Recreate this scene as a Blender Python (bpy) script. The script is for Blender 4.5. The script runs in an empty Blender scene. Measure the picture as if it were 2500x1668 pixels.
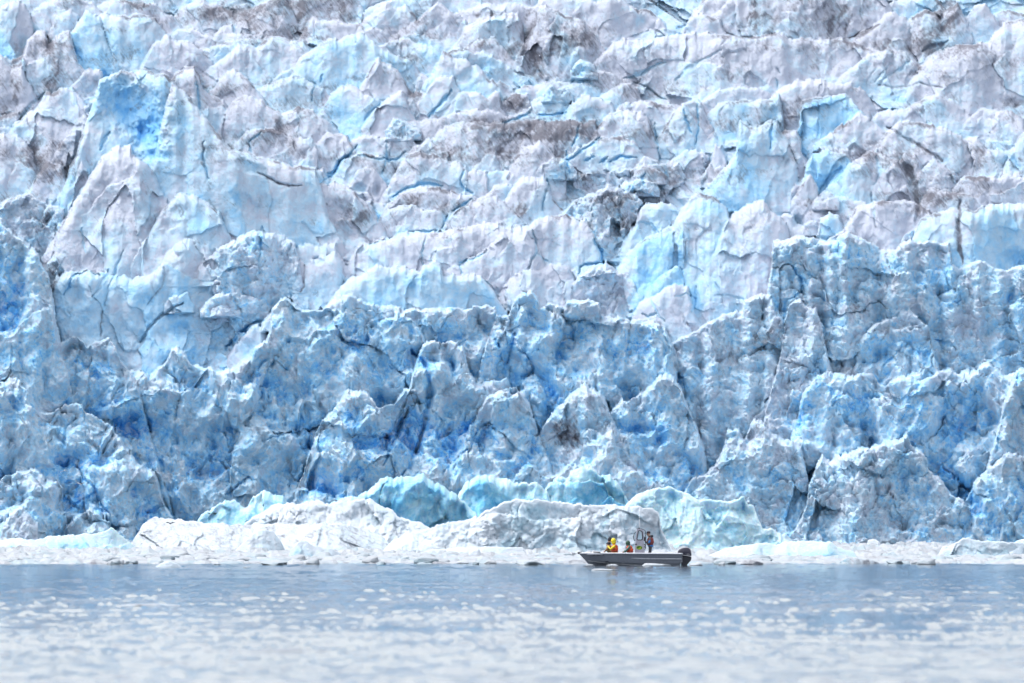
import bpy, bmesh, math, random
import numpy as np
from mathutils import Vector, Matrix

# ---------------------------------------------------------------- camera, light, exposure
scene = bpy.context.scene
col = scene.collection
CAM_H = 2.5                      # camera height above the water
LENS = 300.0
F = 2500.0 * LENS / 36.0         # focal length in photograph pixels
HORIZON = 1274.0                 # photograph row of the horizon

cam_data = bpy.data.cameras.new("camera")
cam = bpy.data.objects.new("camera", cam_data)
col.objects.link(cam)
cam.location = (0, 0, CAM_H)
cam.rotation_euler = (math.radians(90), 0, 0)
cam_data.lens = LENS
cam_data.sensor_width = 36.0
cam_data.shift_y = (HORIZON - 834.0) / 2500.0
cam_data.clip_start = 1.0
cam_data.clip_end = 20000.0
cam_data.dof.use_dof = True
cam_data.dof.focus_distance = 600.0
cam_data.dof.aperture_fstop = 2.4
scene.camera = cam

SUN_ELEV, SUN_AZ = math.radians(62), math.radians(-76)   # azimuth from +Y (into the picture), + to the right
world = bpy.data.worlds.new("World")
scene.world = world
world.use_nodes = True
wn, wl = world.node_tree.nodes, world.node_tree.links
bg = wn["Background"]
sky = wn.new("ShaderNodeTexSky")
sky.sky_type = 'NISHITA'
sky.sun_disc = False
sky.sun_elevation = SUN_ELEV
sky.sun_rotation = SUN_AZ
sky.air_density = 1.0
sky.dust_density = 3.0
sky.ozone_density = 1.0
hs = wn.new("ShaderNodeHueSaturation")      # thin high overcast: the blue is washed out of the sky
hs.inputs["Saturation"].default_value = 0.34
wl.new(sky.outputs[0], hs.inputs["Color"])
wl.new(hs.outputs[0], bg.inputs["Color"])
bg.inputs["Strength"].default_value = 0.15

sun_data = bpy.data.lights.new("sun", 'SUN')
sun_data.energy = 0.85
sun_data.angle = math.radians(30)
sun_data.color = (1.0, 0.97, 0.94)
sun = bpy.data.objects.new("sun", sun_data)
col.objects.link(sun)
_d = Vector((math.sin(SUN_AZ) * math.cos(SUN_ELEV), math.cos(SUN_AZ) * math.cos(SUN_ELEV), math.sin(SUN_ELEV)))
sun.rotation_euler = _d.to_track_quat('Z', 'Y').to_euler()
sun.location = (0, 400, 300)

scene.view_settings.view_transform = 'Standard'
scene.view_settings.look = 'None'
scene.view_settings.gamma = 1.0
scene.view_settings.use_curve_mapping = False
scene.view_settings.exposure = 1.08
scene.cycles.max_bounces = 8
scene.cycles.diffuse_bounces = 3
scene.cycles.glossy_bounces = 3
scene.cycles.transmission_bounces = 4
scene.cycles.caustics_reflective = False
scene.cycles.caustics_refractive = False
scene.cycles.use_denoising = True
scene.cycles.use_adaptive_sampling = True
scene.cycles.adaptive_threshold = 0.03
scene.cycles.sample_clamp_indirect = 6.0

# ---------------------------------------------------------------- helpers: noise
M32 = np.int64(0xFFFFFFFF)
def ihash(ix, iy, seed):
    h = (ix * 374761393 + iy * 668265263 + seed * 2147483647 + 1013904223) & M32
    h = ((h ^ (h >> 13)) * 1274126177) & M32
    h = ((h ^ (h >> 15)) * 2246822519) & M32
    return h ^ (h >> 16)
_ga = np.linspace(0, 2 * np.pi, 256, endpoint=False)
GX, GY = np.cos(_ga).astype(np.float32), np.sin(_ga).astype(np.float32)
def perlin(x, y, seed=0):
    fx, fy = np.floor(x), np.floor(y)
    ix, iy = fx.astype(np.int64), fy.astype(np.int64)
    dx, dy = (x - fx).astype(np.float32), (y - fy).astype(np.float32)
    u = dx * dx * dx * (dx * (dx * 6 - 15) + 10)
    v = dy * dy * dy * (dy * (dy * 6 - 15) + 10)
    def g(ox, oy):
        k = ihash(ix + ox, iy + oy, seed) & 255
        return GX[k] * (dx - ox) + GY[k] * (dy - oy)
    a, b, c, d = g(0, 0), g(1, 0), g(0, 1), g(1, 1)
    return ((a + u * (b - a)) * (1 - v) + (c + u * (d - c)) * v) * 1.5
def fbm(x, y, octv=4, seed=0, gain=0.5, lac=2.07):
    s, a, t = 0.0, 1.0, 0.0
    for i in range(octv):
        s = s + a * perlin(x, y, seed + i * 17)
        t += a; a *= gain
        x, y = x * lac + 11.3, y * lac - 7.7
    return s / t
def ridged(x, y, octv=4, seed=0, gain=0.5, lac=2.1):
    s, a, t = 0.0, 1.0, 0.0
    for i in range(octv):
        s = s + a * (1.0 - 2.0 * np.abs(perlin(x, y, seed + i * 31)))
        t += a; a *= gain
        x, y = x * lac + 5.1, y * lac + 3.7
    return s / t
def cells(x, y, seed=0):
    """nearest / second nearest cell distance, three random numbers of the nearest cell, offset to its centre"""
    fx, fy = np.floor(x), np.floor(y)
    ix, iy = fx.astype(np.int64), fy.astype(np.int64)
    px, py = (x - fx).astype(np.float32), (y - fy).astype(np.float32)
    f1 = np.full(x.shape, 9.0, np.float32); f2 = f1.copy()
    hh = np.zeros(x.shape, np.int64); ox = np.zeros(x.shape, np.float32); oy = ox.copy()
    for i in (-1, 0, 1):
        for j in (-1, 0, 1):
            h = ihash(ix + i, iy + j, seed)
            cx = i + (h & 1023).astype(np.float32) / 1023 - px
            cy = j + ((h >> 10) & 1023).astype(np.float32) / 1023 - py
            d = cx * cx + cy * cy
            n = d < f1
            f2 = np.where(n, f1, np.minimum(f2, d))
            f1 = np.where(n, d, f1)
            hh = np.where(n, h, hh); ox = np.where(n, cx, ox); oy = np.where(n, cy, oy)
    r = ihash(hh & 65535, hh >> 16, seed + 5)
    return (np.sqrt(f1), np.sqrt(f2), (r & 1023) / 1023.0, ((r >> 10) & 1023) / 1023.0, ((r >> 20) & 1023) / 1023.0, ox, oy)
def facets(x, y, seed=0, tilt=0.9):
    """broken planes: every cell is a plane of its own slope and height, range about -1..1"""
    f1, f2, r1, r2, r3, ox, oy = cells(x, y, seed)
    return (r1 - 0.5) * 1.0 - tilt * (ox * (r2 - 0.5) * 2 + oy * (r3 - 0.5) * 2), f2 - f1
def smooth(a, b, x):
    t = np.clip((x - a) / (b - a), 0, 1)
    return t * t * (3 - 2 * t)

# ---------------------------------------------------------------- helpers: objects
def mesh_from_arrays(name, v, f4, smooth_shade=True):
    """v (n,3), f4 (m,4) quads"""
    me = bpy.data.meshes.new(name)
    n, m = len(v), len(f4)
    me.vertices.add(n); me.vertices.foreach_set("co", np.ascontiguousarray(v, np.float32).ravel())
    me.loops.add(m * 4); me.loops.foreach_set("vertex_index", np.ascontiguousarray(f4, np.int32).ravel())
    me.polygons.add(m)
    me.polygons.foreach_set("loop_start", np.arange(0, m * 4, 4, dtype=np.int32))
    me.polygons.foreach_set("loop_total", np.full(m, 4, np.int32))
    me.polygons.foreach_set("use_smooth", np.full(m, smooth_shade, bool))
    me.update(calc_edges=True)
    return me
def set_ice(me, blue, dirt, white, rugged=0.0):
    a = me.attributes.new("ice", 'FLOAT_COLOR', 'POINT')
    c = np.ones((len(me.vertices), 4), np.float32)
    c[:, 0], c[:, 1], c[:, 2] = np.clip(blue, 0, 1), np.clip(dirt, 0, 1), np.clip(white, 0, 1)
    c[:, 3] = rugged
    a.data.foreach_set("color", c.ravel())
def grid_faces(nr, nc):
    i = np.arange(nr * nc).reshape(nr, nc)
    return np.stack([i[:-1, :-1], i[1:, :-1], i[1:, 1:], i[:-1, 1:]], -1).reshape(-1, 4)
def tag(o, label=None, cat=None, group=None, kind=None):
    if label: o["label"] = label
    if cat: o["category"] = cat
    if group: o["group"] = group
    if kind: o["kind"] = kind
    return o
def empty(name, loc=(0, 0, 0), rz=0.0, parent=None):
    o = bpy.data.objects.new(name, None)
    o.location = loc; o.rotation_euler.z = rz; o.empty_display_size = 0.5
    col.objects.link(o)
    if parent: o.parent = parent
    return o
def obj(name, me, mat=None, parent=None, loc=None):
    o = bpy.data.objects.new(name, me)
    if mat: me.materials.append(mat)
    col.objects.link(o)
    if parent: o.parent = parent
    if loc is not None: o.location = loc
    return o

def px2x(px, D): return (px - 1250.0) / F * D
def py2z(py, D): return CAM_H + (HORIZON - py) / F * D
def water_dist(py): return CAM_H * F / (py - HORIZON)

# ---------------------------------------------------------------- materials
def new_mat(name):
    m = bpy.data.materials.new(name); m.use_nodes = True
    nt = m.node_tree
    return m, nt, nt.nodes["Principled BSDF"]
def N(nt, t, **kw):
    n = nt.nodes.new(t)
    for k, v in kw.items(): setattr(n, k, v)
    return n
def val(nt, sock, v):
    if hasattr(v, "is_linked") or hasattr(v, "links"): nt.links.new(v, sock)
    else: sock.default_value = v
def math_(nt, op, a, b=None, c=None, clamp=False):
    n = N(nt, "ShaderNodeMath", operation=op); n.use_clamp = clamp
    val(nt, n.inputs[0], a)
    if b is not None: val(nt, n.inputs[1], b)
    if c is not None: val(nt, n.inputs[2], c)
    return n.outputs[0]
def noise_(nt, vec, scale, detail=4, rough=0.55, dist=0.0):
    n = N(nt, "ShaderNodeTexNoise")
    nt.links.new(vec, n.inputs["Vector"])
    n.inputs["Scale"].default_value = scale
    n.inputs["Detail"].default_value = detail
    n.inputs["Roughness"].default_value = rough
    n.inputs["Distortion"].default_value = dist
    return n.outputs["Fac"]
def maprange_(nt, v, a, b, c=0.0, d=1.0):
    n = N(nt, "ShaderNodeMapRange"); n.clamp = True
    nt.links.new(v, n.inputs[0])
    for i, q in enumerate((a, b, c, d)): n.inputs[1 + i].default_value = q
    return n.outputs[0]
def mix_(nt, fac, a, b, blend='MIX'):
    n = N(nt, "ShaderNodeMix", data_type='RGBA', blend_type=blend)
    val(nt, n.inputs[0], fac)
    val(nt, n.inputs[6], a if not isinstance(a, tuple) else (*a, 1))
    val(nt, n.inputs[7], b if not isinstance(b, tuple) else (*b, 1))
    return n.outputs[2]
def mapping_(nt, vec, scale=(1, 1, 1), rot=(0, 0, 0), loc=(0, 0, 0)):
    n = N(nt, "ShaderNodeMapping")
    nt.links.new(vec, n.inputs[0])
    n.inputs["Scale"].default_value = scale; n.inputs["Rotation"].default_value = rot; n.inputs["Location"].default_value = loc
    return n.outputs[0]
def bump_(nt, h, strength, dist, normal=None):
    n = N(nt, "ShaderNodeBump")
    n.inputs["Strength"].default_value = strength; n.inputs["Distance"].default_value = dist
    nt.links.new(h, n.inputs["Height"])
    if normal is not None: nt.links.new(normal, n.inputs["Normal"])
    return n.outputs[0]

def ice_material(name, mottled=1.0, rough=0.55, sss=0.0, top=(0.61, 0.66, 0.78, 1), mid=(0.57, 0.77, 0.93, 1), tint=(0.42, 0.73, 0.98, 1), deep=(0.24, 0.60, 0.98, 1), abyss=(0.11, 0.44, 0.92, 1)):
    m, nt, b = new_mat(name)
    L = nt.links
    top, mid, tint, deep, abyss = (tuple(v * 0.82 for v in q[:3]) + (1,) for q in (top, mid, tint, deep, abyss))
    geo = N(nt, "ShaderNodeNewGeometry").outputs["Position"]
    at = N(nt, "ShaderNodeAttribute", attribute_name="ice")
    sep = N(nt, "ShaderNodeSeparateColor"); L.new(at.outputs["Color"], sep.inputs[0])
    blue, dirt, white = sep.outputs[0], sep.outputs[1], sep.outputs[2]
    rug = at.outputs["Alpha"]
    n1 = noise_(nt, geo, 0.22, 3, 0.6, 0.8)
    n2 = noise_(nt, geo, 1.1, 5, 0.68, 0.6)
    n3 = noise_(nt, geo, 4.2, 4, 0.65)
    k = math_(nt, 'MULTIPLY_ADD', math_(nt, 'SUBTRACT', n1, 0.5), 0.8 * mottled, blue)
    k = math_(nt, 'MULTIPLY_ADD', math_(nt, 'SUBTRACT', n2, 0.5), math_(nt, 'MULTIPLY_ADD', rug, 0.7 * mottled, 0.6 * mottled), k)
    k = math_(nt, 'MULTIPLY_ADD', math_(nt, 'SUBTRACT', n3, 0.5), math_(nt, 'MULTIPLY_ADD', rug, 0.45 * mottled, 0.3 * mottled), k)
    # bubbly white crust in patches, thin veins of clear blue ice
    fr = maprange_(nt, noise_(nt, geo, 0.62, 6, 0.72, 0.9), 0.50, 0.62)
    k = math_(nt, 'SUBTRACT', k, math_(nt, 'MULTIPLY', fr, math_(nt, 'MULTIPLY_ADD', rug, 0.15, 0.05)))
    warp = N(nt, "ShaderNodeVectorMath", operation='MULTIPLY_ADD')
    wn_ = N(nt, "ShaderNodeTexNoise"); L.new(geo, wn_.inputs["Vector"]); wn_.inputs["Scale"].default_value = 0.45; wn_.inputs["Detail"].default_value = 4
    L.new(wn_.outputs["Color"], warp.inputs[0]); warp.inputs[1].default_value = (4.5, 4.5, 4.5); L.new(geo, warp.inputs[2])
    gate = maprange_(nt, noise_(nt, geo, 0.16, 3, 0.5), 0.46, 0.60)
    for sc, wd, am in ((0.20, 0.030, 0.42), (0.62, 0.045, 0.26)):
        vo = N(nt, "ShaderNodeTexVoronoi", feature='DISTANCE_TO_EDGE'); L.new(warp.outputs[0], vo.inputs["Vector"]); vo.inputs["Scale"].default_value = sc
        ln = math_(nt, 'MULTIPLY', maprange_(nt, vo.outputs["Distance"], 0.0, wd, 1.0, 0.0), gate)
        k = math_(nt, 'ADD', k, math_(nt, 'MULTIPLY', ln, math_(nt, 'MULTIPLY_ADD', rug, am, 0.05)))
    k = math_(nt, 'MULTIPLY', k, math_(nt, 'SUBTRACT', 1.0, white), clamp=True)
    ramp = N(nt, "ShaderNodeValToRGB")
    L.new(k, ramp.inputs[0])
    e = ramp.color_ramp.elements
    e[0].position, e[0].color = 0.0, top
    e[1].position, e[1].color = 1.0, abyss
    for p, c in ((0.25, mid), (0.45, tint), (0.72, deep)):
        q = e.new(p); q.color = c
    # dirt: streaked and patchy silt on the weathered faces
    mp = N(nt, "ShaderNodeMapping", vector_type='TEXTURE'); L.new(geo, mp.inputs[0])
    mp.inputs["Scale"].default_value = (0.6, 1.6, 4.5); mp.inputs["Rotation"].default_value = (0, math.radians(-34), 0)
    st = noise_(nt, mp.outputs[0], 2.4, 5, 0.75, 0.6)
    pt = noise_(nt, geo, 0.55, 6, 0.75, 1.2)
    dn = math_(nt, 'ADD', math_(nt, 'MULTIPLY', st, 0.8), math_(nt, 'MULTIPLY', pt, 0.9))
    df = math_(nt, 'MULTIPLY_ADD', dirt, 0.47, math_(nt, 'SUBTRACT', dn, 1.02))
    df = maprange_(nt, df, -0.04, 0.26, 0.0, 0.85)
    dgate = maprange_(nt, dirt, 0.0, 0.15)
    df = math_(nt, 'MULTIPLY', df, dgate)
    dcol = mix_(nt, n2, (0.06, 0.06, 0.08), (0.165, 0.16, 0.19))
    rc = mix_(nt, math_(nt, 'MULTIPLY', rug, 0.55 * mottled), ramp.outputs[0], mix_(nt, 1.0, ramp.outputs[0], (0.86, 1.05, 1.12), 'MULTIPLY'))
    frost = maprange_(nt, noise_(nt, geo, 0.8, 6, 0.74, 0.7), 0.49, 0.60)
    rc = mix_(nt, math_(nt, 'MULTIPLY', frost, math_(nt, 'MULTIPLY_ADD', rug, 0.55 * mottled, 0.06)), rc, (0.70, 0.78, 0.84))
    c = mix_(nt, df, rc, dcol)
    L.new(c, b.inputs["Base Color"])
    b.inputs["Roughness"].default_value = rough
    b.inputs["Specular IOR Level"].default_value = 0.35
    b.inputs["IOR"].default_value = 1.31
    if sss > 0:
        b.inputs["Subsurface Weight"].default_value = sss
        b.inputs["Subsurface Radius"].default_value = (0.35, 0.8, 1.3)
        b.inputs["Subsurface Scale"].default_value = 0.5
    bn = bump_(nt, math_(nt, "MULTIPLY_ADD", n2, 2.0, n3), 0.4, 0.3)
    bn = bump_(nt, noise_(nt, geo, 11.0, 3, 0.6), 0.35, 0.08, bn)
    L.new(bn, b.inputs["Normal"])
    return m

# ---------------------------------------------------------------- glacier
MAT_ICE = ice_material("glacier_ice", 1.0, sss=0.0)

_PY = np.array([-700, -300, 0, 300, 600, 700, 1000, 1340.0])
_PD = np.array([1050, 995, 965, 943, 922, 915, 908, 886.0])
def prof(py): return np.interp(py, _PY, _PD)

REG = {1: (0, 0, 2221 / 850), 2: (800, 0, 2221 / 850), 3: (1650, 0, 2221 / 850),
       4: (0, 500, 2221 / 850), 5: (800, 500, 2221 / 850), 6: (1650, 500, 2221 / 850),
       7: (0, 1000, 2350 / 850), 8: (800, 1000, 2350 / 850), 9: (1650, 1000, 2350 / 850), 0: (0, 0, 1.0)}
def to_px(reg, pts):
    ox, oy, k = REG[reg]
    return [(ox + x / k, oy + y / k) for x, y in pts]

# cracks: polyline in photograph pixels, half width, depth in metres, dirt
CRACKS = []
def crack(reg, w, depth, pts, dirt=0.0, blue=1.0):
    k = REG[reg][2]
    CRACKS.append((np.array(to_px(reg, pts)), w / k / 2, depth, dirt, blue))
# stains and blue hollows: ellipses in photograph pixels
SPOTS = []
def spot(reg, x, y, rx, ry, dirt=0.0, blue=0.0, dent=0.0, rot=0.0):
    (cx, cy), = to_px(reg, [(x, y)]); k = REG[reg][2]
    SPOTS.append((cx, cy, rx / k, ry / k, dirt, blue, dent, math.radians(rot)))

def seg_dist(px, py, poly):
    """distance to a polyline and the position along it (0..1)"""
    best = np.full(px.shape, 1e9, np.float32); along = np.zeros(px.shape, np.float32)
    ln = np.hypot(np.diff(poly[:, 0]), np.diff(poly[:, 1])); tot = ln.sum(); acc = 0.0
    for k, ((x0, y0), (x1, y1)) in enumerate(zip(poly[:-1], poly[1:])):
        dx, dy = x1 - x0, y1 - y0
        t = np.clip(((px - x0) * dx + (py - y0) * dy) / (dx * dx + dy * dy + 1e-9), 0, 1)
        d = (px - x0 - t * dx) ** 2 + (py - y0 - t * dy) ** 2
        n = d < best
        best = np.where(n, d, best); along = np.where(n, (acc + t * ln[k]) / tot, along)
        acc += ln[k]
    return np.sqrt(best), along

BLADE_N = [0]
def blade_mesh(name, pts, base, style='slab', blue=0.15, dirt=0.0, lean=0.38, D=None, off=0.0, thick=None,
               bulge=0.25, rough=1.0, step=3.2, white=0.0, jag=1.0, foot=70.0, round_=None, crestwhite=0.35, origin=None, marks=True, hollow=0.0):
    """a serac: crest polyline (photograph pixels, left to right) with a leaning, broken front and a back"""
    BLADE_N[0] += 1
    seed = BLADE_N[0] * 101 + 7
    if D is None: D = float(prof(base)) + off
    mpp = D / F                                  # metres per pixel here
    pts = [list(p) for p in pts]
    for i in range(1, len(pts)):
        if pts[i][0] <= pts[i - 1][0] + 1.0: pts[i][0] = pts[i - 1][0] + 1.0
    e0, e1 = pts[0], pts[-1]
    pts = [[e0[0] - 6 - 0.20 * max(base - e0[1], 0), base + 4]] + pts + [[e1[0] + 6 + 0.20 * max(base - e1[1], 0), base + 4]]
    P = np.array(pts, float)
    sl = np.concatenate([[0], np.cumsum(np.hypot(np.diff(P[:, 0]), 0.6 * np.diff(P[:, 1])))])
    n = max(int(sl[-1] / step) + 1, 12)
    s = np.linspace(0, sl[-1], n)
    cx, cy = np.interp(s, sl, P[:, 0]), np.interp(s, sl, P[:, 1])
    # soften the corners of the traced line, then break the edge up
    kern = np.array([1, 2, 3, 2, 1.0]); kern /= kern.sum()
    cy2 = np.convolve(np.pad(cy, 2, mode='edge'), kern, 'valid')
    hgt = np.clip(base - cy2, 0, None)
    amp = jag * np.clip(hgt * 0.10, 0.5, 5.0)
    z1 = np.zeros_like(cx) + seed * 3.7
    nz = fbm(cx / 26.0, z1, 4, seed) * 1.3 + facets(cx / 11.0, z1, seed + 3)[0] * 0.55
    cy2 = np.minimum(cy2 + nz * amp, base + 3)
    hgt = np.clip(base - cy2, 1.0, None)
    hmax = float(hgt.max())
    nv = max(int(hmax / step), 6)
    t = np.linspace(0, 1, nv) ** 1.0
    nfoot = max(int(foot / (step * 2.2)), 2)
    rows = np.concatenate([t, 1 + (np.arange(1, nfoot + 1) / nfoot) * 0.0])
    PX = np.repeat(cx[None, :], nv + nfoot, 0)
    PY = np.empty((nv + nfoot, n))
    PY[:nv] = cy2[None, :] + t[:, None] * (np.maximum(base, cy2 + 2)[None, :] - cy2[None, :])
    PY[nv:] = np.maximum(base, cy2 + 2)[None, :] + (np.arange(1, nfoot + 1) / nfoot)[:, None] * foot
    u = (cx - cx[0]) / (cx[-1] - cx[0]) * 2 - 1
    width = (cx[-1] - cx[0]) * mpp
    down = (PY - cy2[None, :]) * mpp             # metres below the crest
    above = np.clip((base - PY) * mpp, 0, None)  # metres above the foot
    # noise coordinates in metres
    nx = (PX * mpp + (seed * 13.1) % 400).astype(np.float32); ny = (PY * mpp + (seed * 5.3) % 300).astype(np.float32)
    wx = nx + 1.1 * fbm(nx / 4.0, ny / 4.0, 3, seed + 1)
    wy = ny + 1.1 * fbm(nx / 4.0 + 40, ny / 4.0, 3, seed + 2)
    hm = hmax * mpp
    kk = min(1.0, hm / 6.0 + 0.15)
    # plan form: ends swing back, the face meanders, the foot steps forward
    dpt = lean * above + bulge * min(width, 16.0) * 0.30 * (np.abs(u) ** 3)[None, :]
    dpt = dpt - 0.10 * width * (fbm(cx * mpp / max(width * 0.35, 1.0) + seed, np.zeros_like(cx) + 3.3, 2, seed + 9))[None, :]
    if hollow: dpt = dpt + hollow * np.sin(np.clip(down / hm, 0, 1) * np.pi) ** 1.2
    fade = smooth(0.0, 0.9, down) * 0.85 + 0.15
    bl = np.zeros_like(PX) + blue
    wh = np.zeros_like(PX) + white
    if style == 'slab':
        fc, ed = facets(wx / 5.2, wy / 6.5, seed + 21, 1.3)
        fs, ed2 = facets(wx / 1.7, wy / 2.2, seed + 22, 1.1)
        ms = smooth(-0.15, 0.35, fbm(nx / 6, ny / 6, 3, seed + 27))          # where the face is broken up
        d = (fbm(nx / 6.0, ny / 8.0, 4, seed + 23) * 1.9 + fc * 1.25) * kk + fs * (0.10 + 0.42 * ms) + fbm(nx / 0.9, ny / 1.3, 3, seed + 24) * 0.18
        d = d + 0.9 * kk * ridged(wx / 5.0, wy / 13.0, 3, seed + 30)
        d = d + 0.22 * ridged(nx / 1.3, ny / 7.0, 3, seed + 25) * smooth(6.0, 0.2, down)   # melt flutes under the edge
        bl = bl + 0.17 * fc + 0.22 * fbm(wx / 2.6, wy / 4.0, 4, seed + 26) + 0.10 * fs * ms
        bl = bl + 0.10 * smooth(0.0, 5.0, down)
    elif style == 'cliff':
        fc, ed = facets(wx / 6.5, wy / 7.5, seed + 21, 1.2)
        fm, ed1 = facets(wx / 2.6 + 0.3 * fc, wy / 2.9, seed + 22, 1.2)
        fs, ed2 = facets(wx / 0.95, wy / 1.0, seed + 28, 1.2)
        bil = -ridged(wx / 3.3, wy / 3.0, 4, seed + 29, 0.55)               # rounded bulges with creases between
        rdg = ridged(wx / 3.0 + 7, wy / 4.2, 4, seed + 33, 0.55)
        ms = smooth(-0.2, 0.25, fbm(nx / 7, ny / 7, 3, seed + 27))
        fine = ridged(wx / 0.95, wy / 1.1, 3, seed + 36, 0.6)
        d = (fbm(nx / 7.0, ny / 8.0, 4, seed + 23) * 2.6 + fc * 1.3) * kk + fm * (0.4 + 0.5 * ms) + fs * (0.22 + 0.25 * ms)
        d = d + (1.3 * bil * ms + 1.2 * rdg * (1 - ms)) + 0.30 * fine + 0.28 * fbm(nx / 0.5, ny / 0.5, 3, seed + 24, 0.6)
        bl = bl - 0.12 * fm - 0.08 * fc - 0.26 * np.where(ms > 0.5, bil + 0.25, rdg * 0.7) - 0.13 * fine + 0.42 * fbm(wx / 4.0, wy / 4.0, 5, seed + 26, 0.65)
        bl = np.maximum(bl, 0.16)
    else:                                         # rubble
        f1, f2, r1, r2, r3, ox, oy = cells(wx / 1.7, wy / 1.5, seed + 21)
        g1, g2, q1, q2, q3, qx, qy = cells(wx / 0.62, wy / 0.55, seed + 22)
        ms = smooth(-0.25, 0.2, fbm(nx / 5, ny / 5, 3, seed + 27))
        d = (fbm(nx / 6.0, ny / 6.0, 4, seed + 23) * 2.2 + facets(wx / 5, wy / 5, seed + 34)[0] * 1.2) * kk
        d = d + ms * ((r1 - 0.35) * 1.1 - 0.9 * f1 * f1) + (0.5 + 0.5 * ms) * ((q1 - 0.3) * 0.36 - 0.40 * g1 * g1)
        d = d + 0.5 * ridged(wx / 2.4, wy / 2.8, 3, seed + 35) * (1 - ms) + 0.18 * fbm(nx / 0.3, ny / 0.3, 2, seed + 24)
        bl = bl + 0.24 * (r2 - 0.5) * ms + 0.36 * fbm(wx / 3.0, wy / 3.0, 4, seed + 26) + 0.12 * (q2 - 0.5)
        bl = np.maximum(bl, 0.06)
    dpt = dpt - d * fade * rough
    # rounded crest
    r = round_ if round_ is not None else float(np.clip(hm * 0.045, 0.10, 0.34))
    q = np.clip(1 - down / r, 0, 1)
    dpt = dpt + r * 1.1 * (1 - np.sqrt(np.clip(1 - q * q, 0, 1)))
    dt = np.zeros_like(PX) + dirt
    if marks:
        x0, x1, y0, y1 = PX.min(), PX.max(), PY.min(), PY.max()
        wpx = PX + 3.0 * fbm(nx / 0.8, ny / 0.8, 3, seed + 41); wpy = PY + 3.0 * fbm(nx / 0.8 + 9, ny / 0.8, 3, seed + 42)
        for poly, w, dep, dd, bb in CRACKS:
            if poly[:, 0].max() + 30 < x0 or poly[:, 0].min() - 30 > x1 or poly[:, 1].max() + 30 < y0 or poly[:, 1].min() - 30 > y1: continue
            dis, al = seg_dist(wpx, wpy, poly)
            ww = 0.7 * w * (0.25 + 1.0 * np.sin(np.pi * np.clip(al, 0.04, 0.96)) ** 0.6) * (1.0 + 1.1 * fbm(nx / 1.6, ny / 1.6, 2, seed + 45))
            q = smooth(ww * 1.5 + 1.4, ww * 0.35, dis)
            dpt = dpt + 0.75 * dep * q
            bl = bl + (0.72 * bb - bl) * q * 0.8 * (bb > 0); dt = dt + dd * q * (0.55 + 0.9 * fbm(nx / 1.1, ny / 1.1, 2, seed + 46))
            bl = bl + 0.12 * bb * smooth(ww * 5 + 8, ww, dis)
        for sx, sy, rx, ry, dd, bb, dent, rot in SPOTS:
            if sx + 2.2 * max(rx, ry) < x0 or sx - 2.2 * max(rx, ry) > x1 or sy + 2.2 * max(rx, ry) < y0 or sy - 2.2 * max(rx, ry) > y1: continue
            ax = (PX - sx) * math.cos(rot) + (PY - sy) * math.sin(rot); ay = -(PX - sx) * math.sin(rot) + (PY - sy) * math.cos(rot)
            q = smooth(1.45, 0.35, np.hypot(ax / rx, ay / ry) + 0.35 * fbm(nx / 1.5, ny / 1.8, 3, seed + 43))
            brk = np.clip(0.5 + 1.3 * fbm(wx / 1.7 + 3, wy / 2.3, 4, seed + 47, 0.6), 0, 1.3)
            dt = dt + 0.85 * dd * q; bl = bl + 0.78 * bb * q * brk; dpt = dpt + dent * q * (0.55 + 0.45 * brk)
    if crestwhite: wh = np.maximum(wh, crestwhite * smooth(0.9, 0.05, down + 0.35 * fbm(nx / 0.7, ny / 0.7, 3, seed + 31)))
    DD = D + dpt
    # fixed outline: position the columns by the crest distance so that the traced size is kept
    X = (PX - 1250.0) * mpp + 0.10 * fbm(nx / 0.7, ny / 0.7, 2, seed + 51) * fade
    X = X + (np.abs(u) ** 6)[None, :] * np.clip(down, 0, 3) * 0.45 * (fbm(ny / 2.6, ny * 0 + seed % 97, 4, seed + 52) + 0.6 * facets(ny / 1.3, ny * 0 + seed % 89, seed + 53)[0])
    Z = CAM_H + (HORIZON - PY) * mpp
    # the back: over the crest and down behind it
    th = thick if thick is not None else max(0.35 * hm, 1.5)
    ctop = DD[0]
    back = []
    for f, dn in ((0.12, 0.02), (0.35, 0.12), (0.7, 0.40), (1.0, 0.9)):
        zz = Z[0] - dn * np.clip(hgt * mpp, 0.3, None) - 0.12 * f * fbm(cx * mpp / 1.5, np.zeros_like(cx) + f * 9, 2, seed + 61)
        back.append(np.stack([X[0], ctop + r * 0.4 + f * th, zz], -1))
    back = np.array(back)[::-1]
    V = np.concatenate([back, np.stack([X, DD, Z], -1)], 0)
    ext = lambda A: np.concatenate([np.repeat(A[:1], 4, 0), A], 0).ravel()
    return dict(name=name, V=V, n=n, bl=ext(bl), dt=ext(dt), wh=ext(wh))
def blade_to_mesh(B, origin, keep=None):
    V2 = B["V"].reshape(-1, 3) - np.array(origin)[None, :]
    f = grid_faces(B["V"].shape[0], B["n"])
    bl, dt, wh = B["bl"], B["dt"], B["wh"]
    if keep is not None:
        f = f[keep]
        used = np.unique(f); idx = np.zeros(len(V2), np.int64); idx[used] = np.arange(len(used))
        V2, f, bl, dt, wh = V2[used], idx[f], bl[used], dt[used], wh[used]
    me = mesh_from_arrays(B["name"], V2, f)
    set_ice(me, bl, dt, wh, 0.5)
    return me

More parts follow.
